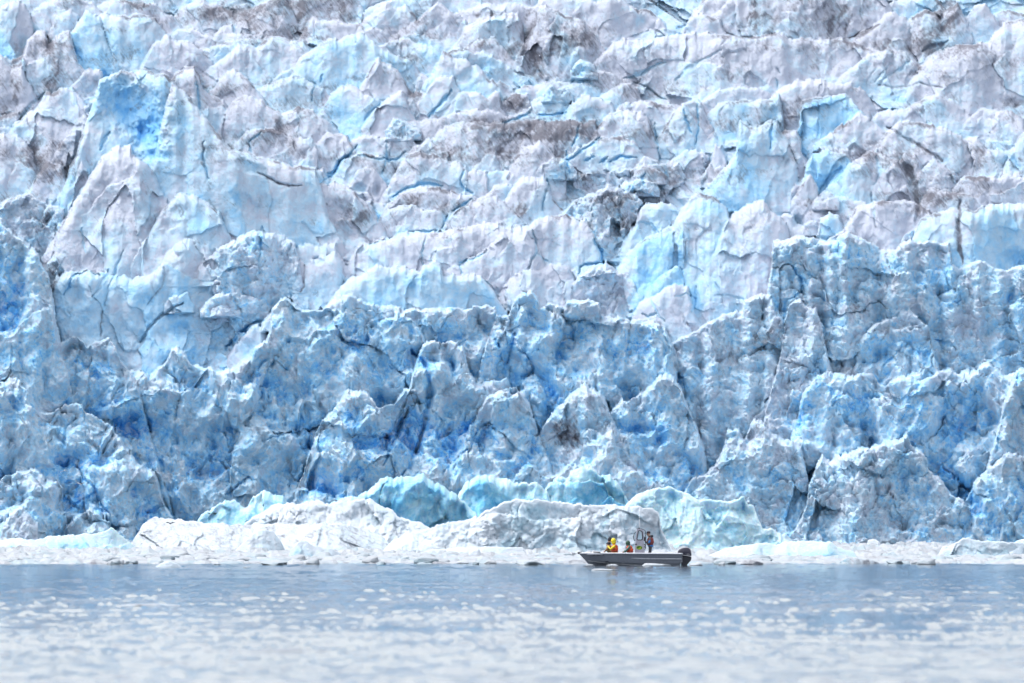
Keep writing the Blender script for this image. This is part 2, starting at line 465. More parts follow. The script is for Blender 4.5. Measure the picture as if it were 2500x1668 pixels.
glacier = tag(empty("glacier", (0, 886, 0)), kind="structure")
GL = np.array((0, 886.0, 0))
MARGIN = 2.3
def _axis(lo, a, b, hi, fine, coarse):
    return np.concatenate([np.arange(lo, a, coarse), np.arange(a, b, fine), np.arange(b, hi, coarse)])
GPX = _axis(-520, -60, 2560, 3020, MARGIN, 11.0)
GPY = _axis(-340, -50, 1344, 1346, MARGIN, 9.0)
SPECS = []
def serac(reg, base, pts, name="serac", label=None, style='slab', blue=0.15, dirt=0.0, lean=0.46, D=None, off=0.0, bulge=0.3, rough=1.0,
          white=0.0, jag=1.0, foot=40.0, hollow=0.0, crestwhite=0.3, marks=True, step=None):
    if style == 'slab' and foot == 40.0: foot = 110.0
    k = REG[reg]
    b = k[1] + base / k[2]
    SPECS.append(dict(name=name, label=label, pts=to_px(reg, pts), base=b, style={'slab': 0, 'cliff': 1, 'rubble': 2}[style], blue=blue, dirt=dirt, lean=lean,
                      D=float(prof(b)) + off if D is None else D, bulge=bulge, rough=rough, white=white, jag=jag, foot=foot, hollow=hollow, cw=crestwhite))

def crest_line(P, base, jag, seed):
    P = [list(p) for p in P]
    for i in range(1, len(P)):
        if P[i][0] <= P[i - 1][0] + 1.0: P[i][0] = P[i - 1][0] + 1.0
    e0, e1 = P[0], P[-1]
    h0, h1 = max(base - e0[1], 0), max(base - e1[1], 0)
    P = np.array([[e0[0] - 4 - 0.12 * h0 - min(0.5 * h0, 55), base + 4]] + P + [[e1[0] + 4 + 0.12 * h1 + min(0.5 * h1, 55), base + 4]], float)
    return P

def build_glacier():
    """one relief of ice: every serac is laid into it in front of, behind and against its neighbours; then the faces are broken up"""
    PX, PY = np.meshgrid(GPX, GPY)
    nr, nc = PX.shape
    # body of ice behind the seracs
    D = prof(PY) + 2.5 + 14 * smooth(790, 930, PY)
    tx, ty = PX * 0.045, PY * 0.045
    D = D - 1.6 * ridged(tx / 9.0, ty / 4.0, 4, 73) - 1.2 * facets(tx / 7.0 + fbm(tx / 5, ty / 5, 2, 5), ty / 4.0, 71, 1.3)[0] * smooth(900, 700, PY)
    own = np.full(PX.shape, -1); SH = np.zeros(PX.shape)
    bl = np.zeros(PX.shape) + 0.2; dt = np.zeros(PX.shape) + 0.12 * smooth(700, 500, PY); wh = np.zeros(PX.shape); cw = np.zeros(PX.shape)
    w1 = np.zeros(PX.shape); w2 = np.zeros(PX.shape); rg = np.ones(PX.shape)
    DB = prof(PY) + 2.5; down = np.zeros(PX.shape) + 6.0; hgt = np.zeros(PX.shape) + 8.0
    SPECS.sort(key=lambda q: -q["D"])
    for i, q in enumerate(SPECS):
        seed = i * 101 + 7
        base, mpp = q["base"], q["D"] / F
        P = crest_line(q["pts"], base, q["jag"], seed)
        c0, c1 = np.searchsorted(GPX, P[0, 0]), np.searchsorted(GPX, P[-1, 0])
        if c1 - c0 < 3: continue
        x = GPX[c0:c1]
        z1 = np.zeros_like(x) + (seed * 3.7) % 500
        xw = x + 5.0 * fbm(x / 30.0, z1 + 7, 3, seed + 8) * q["jag"]
        cy = np.interp(xw, P[:, 0], P[:, 1])
        h0 = np.clip(base - cy, 0, None)
        amp = q["jag"] * np.clip(h0 * 0.11, 0.5, 7.0)
        cy = cy + (fbm(x / 30.0, z1, 4, seed, 0.5) * 1.4 + facets(x / 16.0, z1, seed + 3)[0] * 0.5) * amp
        cy = np.minimum(cy, base + 3)
        r0, r1 = np.searchsorted(GPY, cy.min()), np.searchsorted(GPY, base + q["foot"])
        if r1 - r0 < 3: continue
        S_ = (slice(r0, r1), slice(c0, c1))
        py = PY[S_]
        dn = (py - cy[None, :]) * mpp
        bx = base + np.clip(h0, 0, 120) * 0.16 * fbm(x / 35.0, z1 + 11, 3, seed + 12)[None, :]
        above = (bx - py) * mpp
        u = ((x - x[0]) / (x[-1] - x[0]) * 2 - 1)[None, :]
        width = (x[-1] - x[0]) * mpp
        hm = max(float(h0.max()) * mpp, 0.5)
        lean = q["lean"] * (1 + 0.35 * fbm(x / 60.0, z1 + 3, 2, seed + 4))[None, :]
        Di = q["D"] + lean * above + q["bulge"] * min(width, 14.0) * 0.55 * np.abs(u) ** 2.6
        Di = Di - 0.10 * min(width, 18.0) * fbm(x * mpp / max(width * 0.35, 1.0), z1, 2, seed + 9)[None, :]
        if q["hollow"]: Di = Di + q["hollow"] * np.sin(np.clip(dn / hm, 0, 1) * np.pi) ** 1.2
        rr = float(np.clip(hm * 0.20, 0.25, 1.9)) if q["style"] == 0 else float(np.clip(hm * 0.05, 0.2, 0.7))
        t = np.clip(1 - dn / rr, 0, 1)
        Di = Di + rr * 0.95 * (1 - np.sqrt(np.clip(1 - t * t, 0, 1)))
        inside = dn >= 0
        k = 2.0
        h = np.where(inside, np.clip(0.5 + 0.5 * (D[S_] - Di) / k, 0, 1), 0.0)
        D[S_] = np.where(inside, D[S_] * (1 - h) + Di * h - k * h * (1 - h), D[S_])
        mixf = lambda A, v: A[S_] * (1 - h) + v * h
        bl[S_] = mixf(bl, q["blue"]); dt[S_] = mixf(dt, q["dirt"]); wh[S_] = mixf(wh, q["white"]); cw[S_] = mixf(cw, q["cw"])
        w1[S_] = mixf(w1, 1.0 * (q["style"] == 1)); w2[S_] = mixf(w2, 1.0 * (q["style"] == 2)); rg[S_] = mixf(rg, q["rough"])
        DB[S_] = np.where(h > 0.5, q["D"] + (i * 37.7) % 60, DB[S_]); down[S_] = mixf(down, np.clip(dn, 0, 40)); hgt[S_] = mixf(hgt, hm)
        own[S_] = np.where(h > 0.5, i, own[S_]); SH[S_] = np.where(h > 0.5, 1.0 * (q["style"] == 1), SH[S_])
    # ---- breaking up the faces
    f32 = lambda a: a.astype(np.float32).ravel()
    NX = f32((PX - 1250) * 0.044 + 0.8 * (DB - 886) * (1 - SH)); NY = f32(PY * 0.044 + 0.55 * (DB - 886) * (1 - SH))
    DN, HG = f32(down), f32(hgt)
    WX = NX + 1.1 * fbm(NX / 4.0, NY / 4.0, 3, 501); WY = NY + 1.1 * fbm(NX / 4.0 + 40, NY / 4.0, 3, 502)
    KK = np.clip(HG / 6.0 + 0.15, 0, 1)
    disp = np.zeros(PX.size, np.float32); dbl = np.zeros(PX.size, np.float32); up = np.zeros(PX.size, np.float32)
    big = fbm(NX / 6.5, NY / 8.0, 4, 523)
    W1, W2 = f32(w1), f32(w2); W0 = np.clip(1 - W1 - W2, 0, 1)
    def part(W, fn):
        m = np.nonzero(W > 0.02)[0]
        d, b, s = fn(NX[m], NY[m], WX[m], WY[m], DN[m], KK[m], big[m])
        disp[m] += W[m] * d; dbl[m] += W[m] * b; up[m] += W[m] * s
    def slab(nx, ny, wx, wy, dn, kk, bg_):
        fc, ed = facets(wx / 5.5, wy / 6.8, 521, 1.2)
        fs, ed2 = facets(wx / 1.7, wy / 2.3, 522, 1.1)
        ms = smooth(-0.05, 0.35, fbm(nx / 6, ny / 6, 3, 527))                       # where the face is broken up
        s = fs * (0.03 + 0.24 * ms) + fbm(nx / 0.9, ny / 1.3, 4, 524, 0.6) * (0.12 + 0.12 * ms)
        d = (bg_ * 1.5 + fc * (0.22 + 0.5 * ms)) * kk + s + 0.28 * kk * ridged(wx / 5.0, wy / 13.0, 3, 530)
        d = d + 0.10 * ridged(nx / 1.2, ny / 7.0, 3, 525) * smooth(6.0, 0.2, dn)    # melt flutes under the edge
        b = -0.04 + 0.13 * fc + 0.20 * fbm(wx / 2.6, wy / 4.0, 4, 526) + 0.10 * fs * ms + 0.08 * smooth(0.0, 5.0, dn)
        return d, b, s
    def cliff_(nx, ny, wx, wy, dn, kk, bg_):
        fc, ed = facets(wx / 6.0, wy / 7.0, 541, 1.2)
        fm, ed1 = facets(wx / 2.4 + 0.3 * fc, wy / 2.7, 542, 1.2)
        fs, ed2 = facets(wx / 0.9, wy / 1.0, 548, 1.2)
        bil = -ridged(wx / 4.4, wy / 3.8, 4, 549, 0.5)                              # rounded bulges with creases between
        rdg = ridged(wx / 4.0 + 7, wy / 6.0, 4, 553, 0.5)
        ms = smooth(-0.2, 0.25, fbm(nx / 7, ny / 7, 3, 547))
        fine = ridged(wx / 0.95, wy / 1.05, 3, 556, 0.6)
        s = fm * (0.35 + 0.45 * ms) + fs * (0.14 + 0.22 * ms) + 0.22 * fine + 0.26 * fbm(nx / 0.5, ny / 0.5, 3, 544, 0.65)
        rel = bil * ms + rdg * (1 - ms)
        d = bg_ * 2.0 * kk + fc * 1.0 * kk + 1.9 * rel + s
        b = -0.14 * fm - 0.06 * fc - 0.34 * (rel + 0.12) - 0.20 * fine + 0.40 * fbm(wx / 4.0, wy / 4.0, 5, 546, 0.65)
        return d, b, s + 0.8 * rel
    def rubble(nx, ny, wx, wy, dn, kk, bg_):
        f1, f2, r1, r2, r3, ox, oy = cells(wx / 1.9, wy / 1.6, 561)
        g1, g2, q1, q2, q3, qx, qy = cells(wx / 0.7, wy / 0.6, 562)
        ms = smooth(-0.25, 0.2, fbm(nx / 5, ny / 5, 3, 567))
        s = ms * ((r1 - 0.35) * 1.0 - 0.85 * f1 * f1) + (0.6 + 0.4 * ms) * ((q1 - 0.3) * 0.40 - 0.45 * g1 * g1) + 0.2 * fbm(nx / 0.3, ny / 0.3, 2, 564)
        rdg = ridged(wx / 2.6, wy / 3.0, 4, 565, 0.6)
        d = (bg_ * 2.3 + facets(wx / 5, wy / 5, 568)[0] * 1.2) * kk + s + 0.75 * rdg * (1 - 0.6 * ms)
        b = 0.24 * (r2 - 0.5) * ms - 0.22 * rdg + 0.34 * fbm(wx / 3.0, wy / 3.0, 4, 566) + 0.14 * (q2 - 0.5)
        return d, b, s + 0.4 * rdg
    part(W0, slab); part(W1, cliff_); part(W2, rubble)
    fade = smooth(0.0, 0.7, DN) * 0.8 + 0.2
    disp = (disp * fade * f32(rg)).reshape(PX.shape); up = (up * fade * f32(rg)).reshape(PX.shape)
    bl = bl + dbl.reshape(PX.shape) + (0.06 - 0.24 * smooth(2.6, 0.0, down)) * w1 + (0.06 - 0.1 * smooth(2.0, 0.0, down)) * w2
    bl = np.maximum(bl, 0.27 * w1 + 0.12 * w2)
    edge = smooth(3.4, 0.2, down) * w1 * 0.85
    bl = bl * (1 - edge) + 0.15 * edge; cw = cw * (1 - 0.75 * w1)
    NX, NY, WX, WY = (a.reshape(PX.shape) for a in (NX, NY, WX, WY))
    # ---- cracks and stains
    veil = smooth(-0.12, 0.42, fbm(PX / 260.0 + 0.5 * fbm(PX / 120, PY / 60, 2, 591), PY / 85.0, 4, 592, 0.6)) * smooth(680, 420, PY) * (1 - w1)
    dt = 0.6 * dt + 0.44 * veil + 0.06 * (1 - w1) * smooth(680, 420, PY)
    dep = np.zeros(PX.shape)
    wpx = PX + 7.0 * fbm(NX / 1.6, NY / 1.6, 4, 571, 0.6); wpy = PY + 7.0 * fbm(NX / 1.6 + 9, NY / 1.6, 4, 572, 0.6)
    wid = 1.0 + 1.2 * fbm(NX / 1.4, NY / 1.4, 2, 573)
    brk = np.clip(0.5 + 1.3 * fbm(WX / 1.7 + 3, WY / 2.3, 4, 574, 0.6), 0, 1.3)
    dbrk = np.clip(0.52 + 1.5 * fbm((WX + 0.6 * WY) / 1.1, (WY - 0.6 * WX) / 3.6, 4, 577, 0.6), 0, 1.2)
    rag = 0.45 * fbm(NX / 1.5, NY / 1.8, 4, 575, 0.6)
    def window(x0, x1, y0, y1):
        return (slice(max(np.searchsorted(GPY, y0), 0), np.searchsorted(GPY, y1)), slice(np.searchsorted(GPX, x0), np.searchsorted(GPX, x1)))
    for poly, w, de, dd, bb in CRACKS:
        S_ = window(poly[:, 0].min() - 40, poly[:, 0].max() + 40, poly[:, 1].min() - 40, poly[:, 1].max() + 40)
        dis, al = seg_dist(wpx[S_], wpy[S_], poly)
        ww = 0.75 * w * (0.2 + 1.0 * np.sin(np.pi * np.clip(al, 0.04, 0.96)) ** 0.7) * wid[S_]
        g = smooth(ww * 1.5 + 1.6, ww * 0.3, dis)
        dep[S_] += (0.24 if poly[:, 1].mean() < 760 else 0.4) * de * g
        bl[S_] += (0.66 * bb - bl[S_]) * g * 0.8 * (bb > 0) + 0.10 * bb * smooth(ww * 5 + 10, ww, dis)
        dt[S_] += dd * g * 0.8
    for sx, sy, rx, ry, dd, bb, dent, rot in SPOTS:
        m = 1.7 * max(rx, ry)
        S_ = window(sx - m, sx + m, sy - m, sy + m)
        ax = (PX[S_] - sx) * math.cos(rot) + (PY[S_] - sy) * math.sin(rot); ay = -(PX[S_] - sx) * math.sin(rot) + (PY[S_] - sy) * math.cos(rot)
        g = smooth(1.45, 0.35, np.hypot(ax / rx, ay / ry) + rag[S_])
        dt[S_] += 0.95 * dd * g * dbrk[S_]; sof = 0.75 if dent > 1.5 else 0.0
        bk = sof + (1 - sof) * brk[S_]
        dt[S_] += 0.0; bl[S_] += (0.5 if sy < 700 else 0.75) * bb * g * bk; dep[S_] += dent * g * (0.55 + 0.45 * bk)
    dt = dt + 0.75 * smooth(0.7, 0.1, down) * smooth(0.05, 0.3, fbm(PX / 130.0, PY / 70.0, 3, 593)) * (1 - w1) * (1 - w2) * smooth(720, 560, PY)
    wh = np.maximum(wh, cw * smooth(0.8, 0.05, down + 0.35 * fbm(NX / 0.7, NY / 0.7, 3, 576)))
    D = D - disp + dep
    up = np.clip(up, -1.2, 1.2)
    X = (PX - 1250) / F * D + 0.10 * fbm(NX / 0.7, NY / 0.7, 2, 581)
    Z = CAM_H + (HORIZON - PY) / F * D + 0.5 * up
    V = np.stack([X, D, Z], -1)
    # normals of the whole relief, so that neighbouring pieces join without a seam
    du = np.gradient(V, axis=1); dv = np.gradient(V, axis=0)
    nrm = np.cross(dv, du); nrm /= np.linalg.norm(nrm, axis=-1, keepdims=True) + 1e-9
    if nrm[..., 1].mean() > 0: nrm = -nrm
    Vf, Nf = V.reshape(-1, 3) - GL[None, :], nrm.reshape(-1, 3)
    fc = grid_faces(nr, nc)
    fo = own.ravel()[fc[:, 0]]
    ids, cnt = np.unique(fo, return_counts=True)
    small = ids[cnt < 45]
    fo = np.where(np.isin(fo, small), -1, fo)
    order = np.argsort(fo, kind='stable'); fos = fo[order]
    cuts = np.concatenate([[0], np.nonzero(np.diff(fos))[0] + 1, [len(fos)]])
    att = np.stack([np.clip(bl, 0, 1).ravel(), np.clip(dt, 0, 1).ravel(), np.clip(wh, 0, 1).ravel(), np.clip(w1 + 0.75 * w2, 0, 1).ravel()], -1).astype(np.float32)
    for a_, b_ in zip(cuts[:-1], cuts[1:]):
        i = int(fos[a_]); f = fc[order[a_:b_]]
        used, inv = np.unique(f, return_inverse=True)
        nm = SPECS[i]["name"] if i >= 0 else "ice_body"
        me = mesh_from_arrays(nm, Vf[used], inv.reshape(-1, 4))
        at = me.attributes.new("ice", 'FLOAT_COLOR', 'POINT'); at.data.foreach_set("color", att[used].ravel())
        me.normals_split_custom_set_from_vertices(Nf[used].tolist())
        o = obj(nm, me, MAT_ICE, glacier)
        if i >= 0 and SPECS[i]["label"]: o["label"] = SPECS[i]["label"]
# ---- cracks, stains and hollows of the ice
crack(2, 16, 2.2, [(1520, 1030), (1620, 960), (1740, 885)])
crack(2, 12, 1.8, [(1640, 1030), (1700, 1000)])
crack(2, 13, 1.8, [(1730, 1040), (1790, 1000)])
crack(2, 16, 2.0, [(1800, 1030), (1880, 1000), (1970, 1010)])
crack(2, 9, 1.2, [(1520, 960), (1530, 1040), (1540, 1110)])
crack(2, 9, 1.2, [(1620, 780), (1590, 860), (1560, 930)])
crack(2, 16, 2.0, [(1110, 785), (1200, 760), (1290, 720)])
crack(2, 12, 1.5, [(1350, 740), (1440, 735), (1530, 720)])
crack(2, 26, 2.2, [(650, 740), (720, 660), (790, 580)], blue=0.75)
crack(2, 12, 1.5, [(240, 770), (290, 690), (340, 660)], blue=0.7)
crack(2, 14, 2.0, [(0, 1110), (60, 1090), (75, 1030), (150, 970), (185, 930)], blue=0.8)
crack(2, 12, 1.6, [(190, 990), (290, 1010), (360, 1015), (430, 1020), (500, 970)], blue=0.75)
crack(2, 9, 1.2, [(375, 900), (375, 1010), (350, 1110)], blue=0.7)
crack(2, 18, 2.0, [(420, 1260), (500, 1200), (580, 1175), (660, 1165), (740, 1190)], blue=0.85)
crack(2, 14, 1.6, [(880, 1080), (850, 1150), (870, 1210), (920, 1240)], blue=0.7)
crack(2, 18, 1.8, [(800, 1350), (860, 1310), (920, 1265)], blue=0.85)
crack(2, 12, 1.6, [(1365, 1345), (1380, 1260), (1410, 1200), (1395, 1150)], blue=0.7, dirt=0.2)
crack(2, 10, 1.4, [(320, 1420), (330, 1380), (300, 1330)], blue=0.8)
crack(2, 12, 1.6, [(730, 1460), (750, 1400), (760, 1380)], blue=0.85)
crack(2, 14, 1.8, [(270, 1560), (400, 1530), (470, 1500), (600, 1480), (690, 1470)], blue=0.75)
crack(2, 10, 1.4, [(2085, 790), (2100, 900), (2120, 1020)], blue=0.7)
crack(2, 24, 1.6, [(1890, 500), (1990, 470), (2080, 420), (2150, 395)], blue=0.62)
crack(2, 12, 1.4, [(1960, 520), (2050, 570), (2120, 620), (2160, 640)], blue=0.5, dirt=0.25)
crack(2, 9, 1.3, [(2010, 1190), (2005, 1140), (2030, 1110)], blue=0.8)
crack(5, 12, 1.8, [(1285, 410), (1300, 350), (1335, 310), (1325, 230), (1310, 160)], blue=0.6, dirt=0.25)
crack(5, 7, 1.0, [(1335, 310), (1370, 340), (1400, 355)], blue=0.6)
crack(5, 16, 2.4, [(1600, 440), (1610, 395), (1680, 380), (1755, 370), (1745, 310), (1700, 220)], blue=0.9, dirt=0.1)
crack(5, 9, 1.2, [(620, 380), (600, 310), (620, 230), (640, 190)], blue=0.6)
crack(5, 9, 1.2, [(860, 430), (845, 370), (930, 345), (1010, 300)], blue=0.7)
crack(5, 8, 1.0, [(1000, 480), (1040, 520), (1070, 550)], blue=0.6)
crack(5, 9, 1.0, [(2005, 700), (2040, 720), (2100, 690)], blue=0.7)
crack(5, 8, 1.0, [(2060, 600), (2100, 680), (2150, 750)], blue=0.6)
crack(5, 8, 1.0, [(2000, 110), (2060, 125), (2110, 180)], blue=0.6)
crack(4, 16, 2.2, [(1445, 915), (1500, 860), (1560, 790), (1600, 748), (1690, 740)])
crack(4, 8, 1.0, [(520, 150), (525, 230), (550, 310)], blue=0.55)
crack(4, 9, 1.3, [(355, 130), (355, 240), (330, 350)], dirt=0.5, blue=0.3)
crack(4, 14, 1.6, [(410, 570), (440, 510), (490, 440)], blue=0.7)
crack(4, 13, 1.4, [(590, 590), (640, 520), (700, 420)], blue=0.5)
crack(4, 13, 1.4, [(660, 640), (690, 540), (740, 430), (780, 290)], blue=0.5)
crack(4, 9, 1.1, [(640, 850), (650, 760), (650, 680)], dirt=0.6, blue=0.3)
crack(4, 20, 1.6, [(900, 880), (940, 790), (1040, 700), (1170, 620)], dirt=0.3, blue=0.4)
crack(4, 12, 1.3, [(940, 640), (1000, 560), (1040, 490), (1045, 400)], dirt=0.4, blue=0.4)
crack(4, 12, 1.4, [(1650, 460 - 500 + 500), (1670, 560 - 420), (1690, 170)], blue=0.7)
crack(1, 16, 1.6, [(1250, 520), (1265, 640), (1278, 745)], blue=0.7)
crack(1, 10, 1.2, [(1590, 910), (1620, 880), (1670, 845)], blue=0.8)
crack(1, 9, 1.2, [(1610, 970), (1590, 920)], blue=0.7)
crack(1, 14, 1.6, [(1300, 900), (1295, 1010), (1310, 1080), (1330, 1140)], blue=0.55, dirt=0.25)
crack(1, 20, 2.0, [(2060, 1150), (2130, 1110), (2170, 1030), (2221, 990)], blue=0.8)
crack(1, 12, 1.4, [(1985, 640), (2000, 570), (2010, 530)], blue=0.75)
crack(1, 10, 1.4, [(2050, 480), (2045, 520)], blue=0.8)
crack(1, 22, 1.6, [(80, 820), (150, 740), (200, 660), (290, 600)], dirt=0.35, blue=0.45)
crack(1, 14, 1.6, [(1650, 1100), (1780, 1170), (1920, 1185)], dirt=0.9, blue=0.2)
crack(1, 26, 1.8, [(640, 960), (660, 900), (700, 850)], blue=0.7, dirt=0.2)
crack(3, 14, 1.3, [(45, 700), (75, 780), (90, 850)], blue=0.8)
crack(3, 14, 1.4, [(140, 650), (145, 760), (125, 930)], blue=0.85)
crack(3, 16, 1.5, [(600, 950), (605, 860), (620, 800)], blue=0.85)
crack(3, 9, 0.9, [(912, 640), (912, 780), (910, 880)], blue=0.75)
crack(3, 22, 1.0, [(0, 510), (80, 440), (180, 380), (290, 330)], blue=0.45)
crack(3, 18, 0.9, [(1300, 540), (1380, 470), (1450, 420), (1500, 395)], blue=0.3)
crack(3, 14, 0.8, [(1270, 520), (1330, 460), (1370, 400)], blue=0.25)
crack(3, 9, 1.0, [(640, 430), (665, 470)], dirt=0.5, blue=0.3)
crack(3, 8, 1.0, [(640, 500), (648, 560)], dirt=0.3, blue=0.5)
crack(3, 12, 1.3, [(1245, 1230), (1262, 1340), (1275, 1450)], blue=0.5, dirt=0.3)
crack(3, 30, 1.2, [(1810, 1280), (1805, 1400), (1810, 1540), (1830, 1680)], dirt=1.0, blue=0.2)
crack(3, 22, 1.0, [(1270, 1180), (1300, 1110), (1285, 1000)], blue=0.35)
crack(3, 26, 1.2, [(1350, 810), (1480, 890), (1600, 960), (1700, 1030)], dirt=0.75, blue=0.1)
crack(3, 40, 1.0, [(1440, 1020), (1500, 1090), (1530, 1200), (1550, 1350)], dirt=0.75, blue=0.2)
crack(3, 22, 1.6, [(880, 980), (880, 1080), (900, 1130)], blue=0.9)
crack(3, 34, 1.8, [(915, 1210), (980, 1130), (1050, 1070)], blue=0.8)
crack(3, 20, 0.8, [(0, 180), (60, 160)], dirt=0.8)
crack(3, 16, 0.8, [(1090, 245), (1180, 220), (1240, 190), (1300, 150)], dirt=0.9, blue=0.1)
crack(3, 26, 1.2, [(1570, 330), (1650, 290), (1740, 260)], dirt=0.7, blue=0.5)
crack(3, 12, 0.8, [(320, 215), (420, 240), (540, 240), (640, 215)], dirt=0.9, blue=0.1)
crack(3, 14, 0.8, [(1290, 540), (1420, 560), (1560, 530), (1700, 560)], dirt=0.7, blue=0.1)
crack(6, 22, 2.0, [(740, 390), (790, 470), (810, 560), (700, 620), (690, 740)], blue=0.85)
crack(6, 12, 1.2, [(130, 520), (130, 600), (105, 680)], blue=0.8)
crack(6, 8, 0.9, [(0, 590), (70, 570), (130, 600)], blue=0.7)
crack(6, 8, 0.9, [(250, 580), (330, 580), (440, 600)], blue=0.5)
crack(6, 10, 0.9, [(250, 500), (285, 560), (295, 620)], blue=0.4)
crack(6, 12, 1.0, [(1320, 1030), (1400, 950), (1480, 880)], blue=0.8)
crack(6, 20, 1.4, [(1640, 860), (1740, 890), (1780, 930)], blue=0.8)
crack(6, 16, 1.2, [(2180, 1060), (2175, 1180)], blue=0.95, dirt=0.3)
crack(5, 30, 2.4, [(530, 930), (620, 1010), (650, 1120), (650, 1260), (610, 1420), (560, 1568)], blue=0.95)
crack(5, 26, 1.6, [(520, 1290), (460, 1400), (420, 1540)], blue=0.85)
crack(5, 12, 1.4, [(1190, 820), (1180, 900), (1140, 1010)], blue=1.0)
crack(5, 10, 1.2, [(1070, 860), (1100, 970), (1120, 1010)], blue=1.0)
crack(5, 10, 1.2, [(1220, 930), (1280, 980), (1320, 1030), (1250, 1110)], blue=0.9)
crack(5, 10, 1.0, [(1160, 1030), (1170, 1150), (1150, 1290)], blue=0.85)
crack(7, 24, 1.6, [(1530, 600), (1600, 540), (1680, 470)], blue=0.95)
crack(7, 10, 1.0, [(1500, 360), (1580, 420), (1700, 480), (1760, 530)], blue=0.6, dirt=0.15)
crack(7, 14, 1.2, [(430, 720), (520, 640), (640, 570)], blue=0.95)
crack(7, 12, 1.2, [(535, 380), (570, 480), (650, 570), (690, 650), (745, 740)], blue=0.85)
crack(7, 10, 0.9, [(1300, 430), (1400, 350), (1470, 290)], blue=0.7)
crack(7, 14, 1.2, [(1790, 220), (1900, 180), (2000, 130)], blue=0.85)
crack(7, 11, 1.0, [(2020, 230), (2070, 330)], blue=0.75)
crack(8, 22, 1.6, [(380, 400), (430, 290), (480, 130), (540, 0)], blue=0.9)
crack(8, 26, 1.5, [(500, 460), (560, 370), (620, 220), (660, 60)], blue=0.9)
crack(8, 12, 1.0, [(780, 450), (860, 340), (950, 280)], blue=0.75)
crack(9, 14, 1.2, [(870, 380), (900, 450), (940, 510)], blue=0.95, dirt=0.15)
crack(9, 18, 1.3, [(1990, 700), (2000, 560), (1900, 450), (1800, 380)], blue=0.95)
crack(9, 12, 1.0, [(2170, 300), (2180, 200)], blue=0.9)

spot(1, 330, 470, 60, 150, dirt=0.85, rot=8)
spot(1, 300, 300, 40, 70, dirt=0.5)
spot(1, 95, 500, 30, 190, dirt=0.6)
spot(1, 60, 660, 60, 60, dirt=0.4)
spot(1, 880, 55, 60, 40, dirt=0.8)
spot(1, 1340, 270, 110, 25, dirt=0.7)
spot(1, 1480, 70, 200, 60, dirt=0.5)
spot(1, 1930, 130, 40, 120, dirt=0.9)
spot(1, 1860, 200, 30, 60, dirt=0.7)
spot(1, 2100, 40, 120, 80, dirt=0.45)
spot(1, 250, 960, 100, 90, dirt=0.75, rot=30)
spot(1, 400, 930, 90, 30, dirt=0.5, rot=30)
spot(1, 650, 720, 50, 80, dirt=0.6)
spot(1, 800, 980, 55, 50, dirt=0.7)
spot(1, 950, 1230, 25, 110, dirt=0.5, rot=-25)
spot(1, 1740, 800, 90, 70, dirt=0.5)
spot(1, 1860, 760, 120, 40, dirt=0.35)
spot(1, 330, 1110, 90, 80, dirt=0.35)
spot(1, 60, 1270, 60, 25, dirt=0.7)
spot(1, 1140, 1340, 45, 45, dirt=0.85, blue=0.4, dent=1.0)
spot(1, 840, 690, 260, 150, blue=0.72, dent=1.9, rot=36)
spot(1, 900, 700, 340, 280, dirt=-0.8)
spot(1, 950, 900, 90, 130, blue=0.55, dent=1.6, rot=-20)
spot(1, 1000, 990, 110, 30, blue=0.5, dent=0.8)
spot(1, 460, 1110, 40, 90, blue=0.5, dent=0.5, rot=15)
spot(1, 1600, 1070, 90, 35, blue=0.45, dent=0.8, rot=20)
spot(1, 1560, 1290, 90, 45, blue=0.5, dent=0.9, rot=35)
spot(1, 1700, 1330, 60, 80, blue=0.35, dent=0.5, rot=-20)
spot(1, 600, 300, 130, 140, blue=0.25)
spot(1, 490, 350, 40, 40, blue=0.3, dent=0.5)
spot(2, 130, 60, 60, 80, dirt=0.55)
spot(2, 1000, 95, 110, 25, dirt=0.75)
spot(2, 1290, 230, 60, 170, dirt=0.85)
spot(2, 1200, 330, 90, 60, dirt=0.5)
spot(2, 1640, 190, 110, 90, dirt=0.45)
spot(2, 1420, 150, 50, 70, dirt=0.6)
spot(2, 1330, 420, 60, 90, dirt=0.6)
spot(2, 1000, 270, 130, 40, dirt=0.45)
spot(2, 560, 60, 90, 50, dirt=0.35)
spot(2, 560, 600, 70, 40, dirt=0.75)
spot(2, 1180, 650, 100, 50, dirt=0.85)
spot(2, 280, 840, 100, 25, dirt=0.55)
spot(2, 960, 780, 120, 40, dirt=0.55)
spot(2, 1120, 880, 200, 100, dirt=0.75)
spot(2, 1420, 840, 160, 70, dirt=0.85)
spot(2, 1470, 970, 30, 100, dirt=0.8)
spot(2, 1200, 980, 80, 60, dirt=0.5)
spot(2, 1660, 770, 80, 40, dirt=0.6)
spot(2, 1960, 870, 120, 50, dirt=0.4, rot=-20)
spot(2, 1640, 1150, 140, 60, dirt=0.65)
spot(2, 2050, 1060, 120, 60, dirt=0.5)
spot(2, 560, 1280, 150, 50, dirt=0.6)
spot(2, 800, 1330, 100, 40, dirt=0.45)
spot(2, 1230, 1340, 40, 120, dirt=0.6, rot=-30)
spot(2, 180, 1340, 120, 100, dirt=0.35)
spot(2, 1850, 1270, 110, 50, dirt=0.55)
spot(2, 1920, 1370, 70, 90, dirt=0.4)
spot(2, 1990, 150, 40, 60, blue=0.45, dent=0.5)
spot(2, 600, 330, 150, 90, blue=0.2)
spot(2, 210, 1200, 40, 30, blue=0.7, dent=0.9)
spot(2, 310, 1215, 25, 40, blue=0.6, dent=0.9)
spot(2, 900, 480, 120, 40, blue=0.35, dent=0.7, rot=-35)
spot(2, 1660, 740, 90, 40, blue=0.5, dent=0.7, rot=-15)
spot(5, 180, 60, 90, 70, dirt=0.4)
spot(5, 1240, 40, 90, 60, dirt=0.6, rot=30)
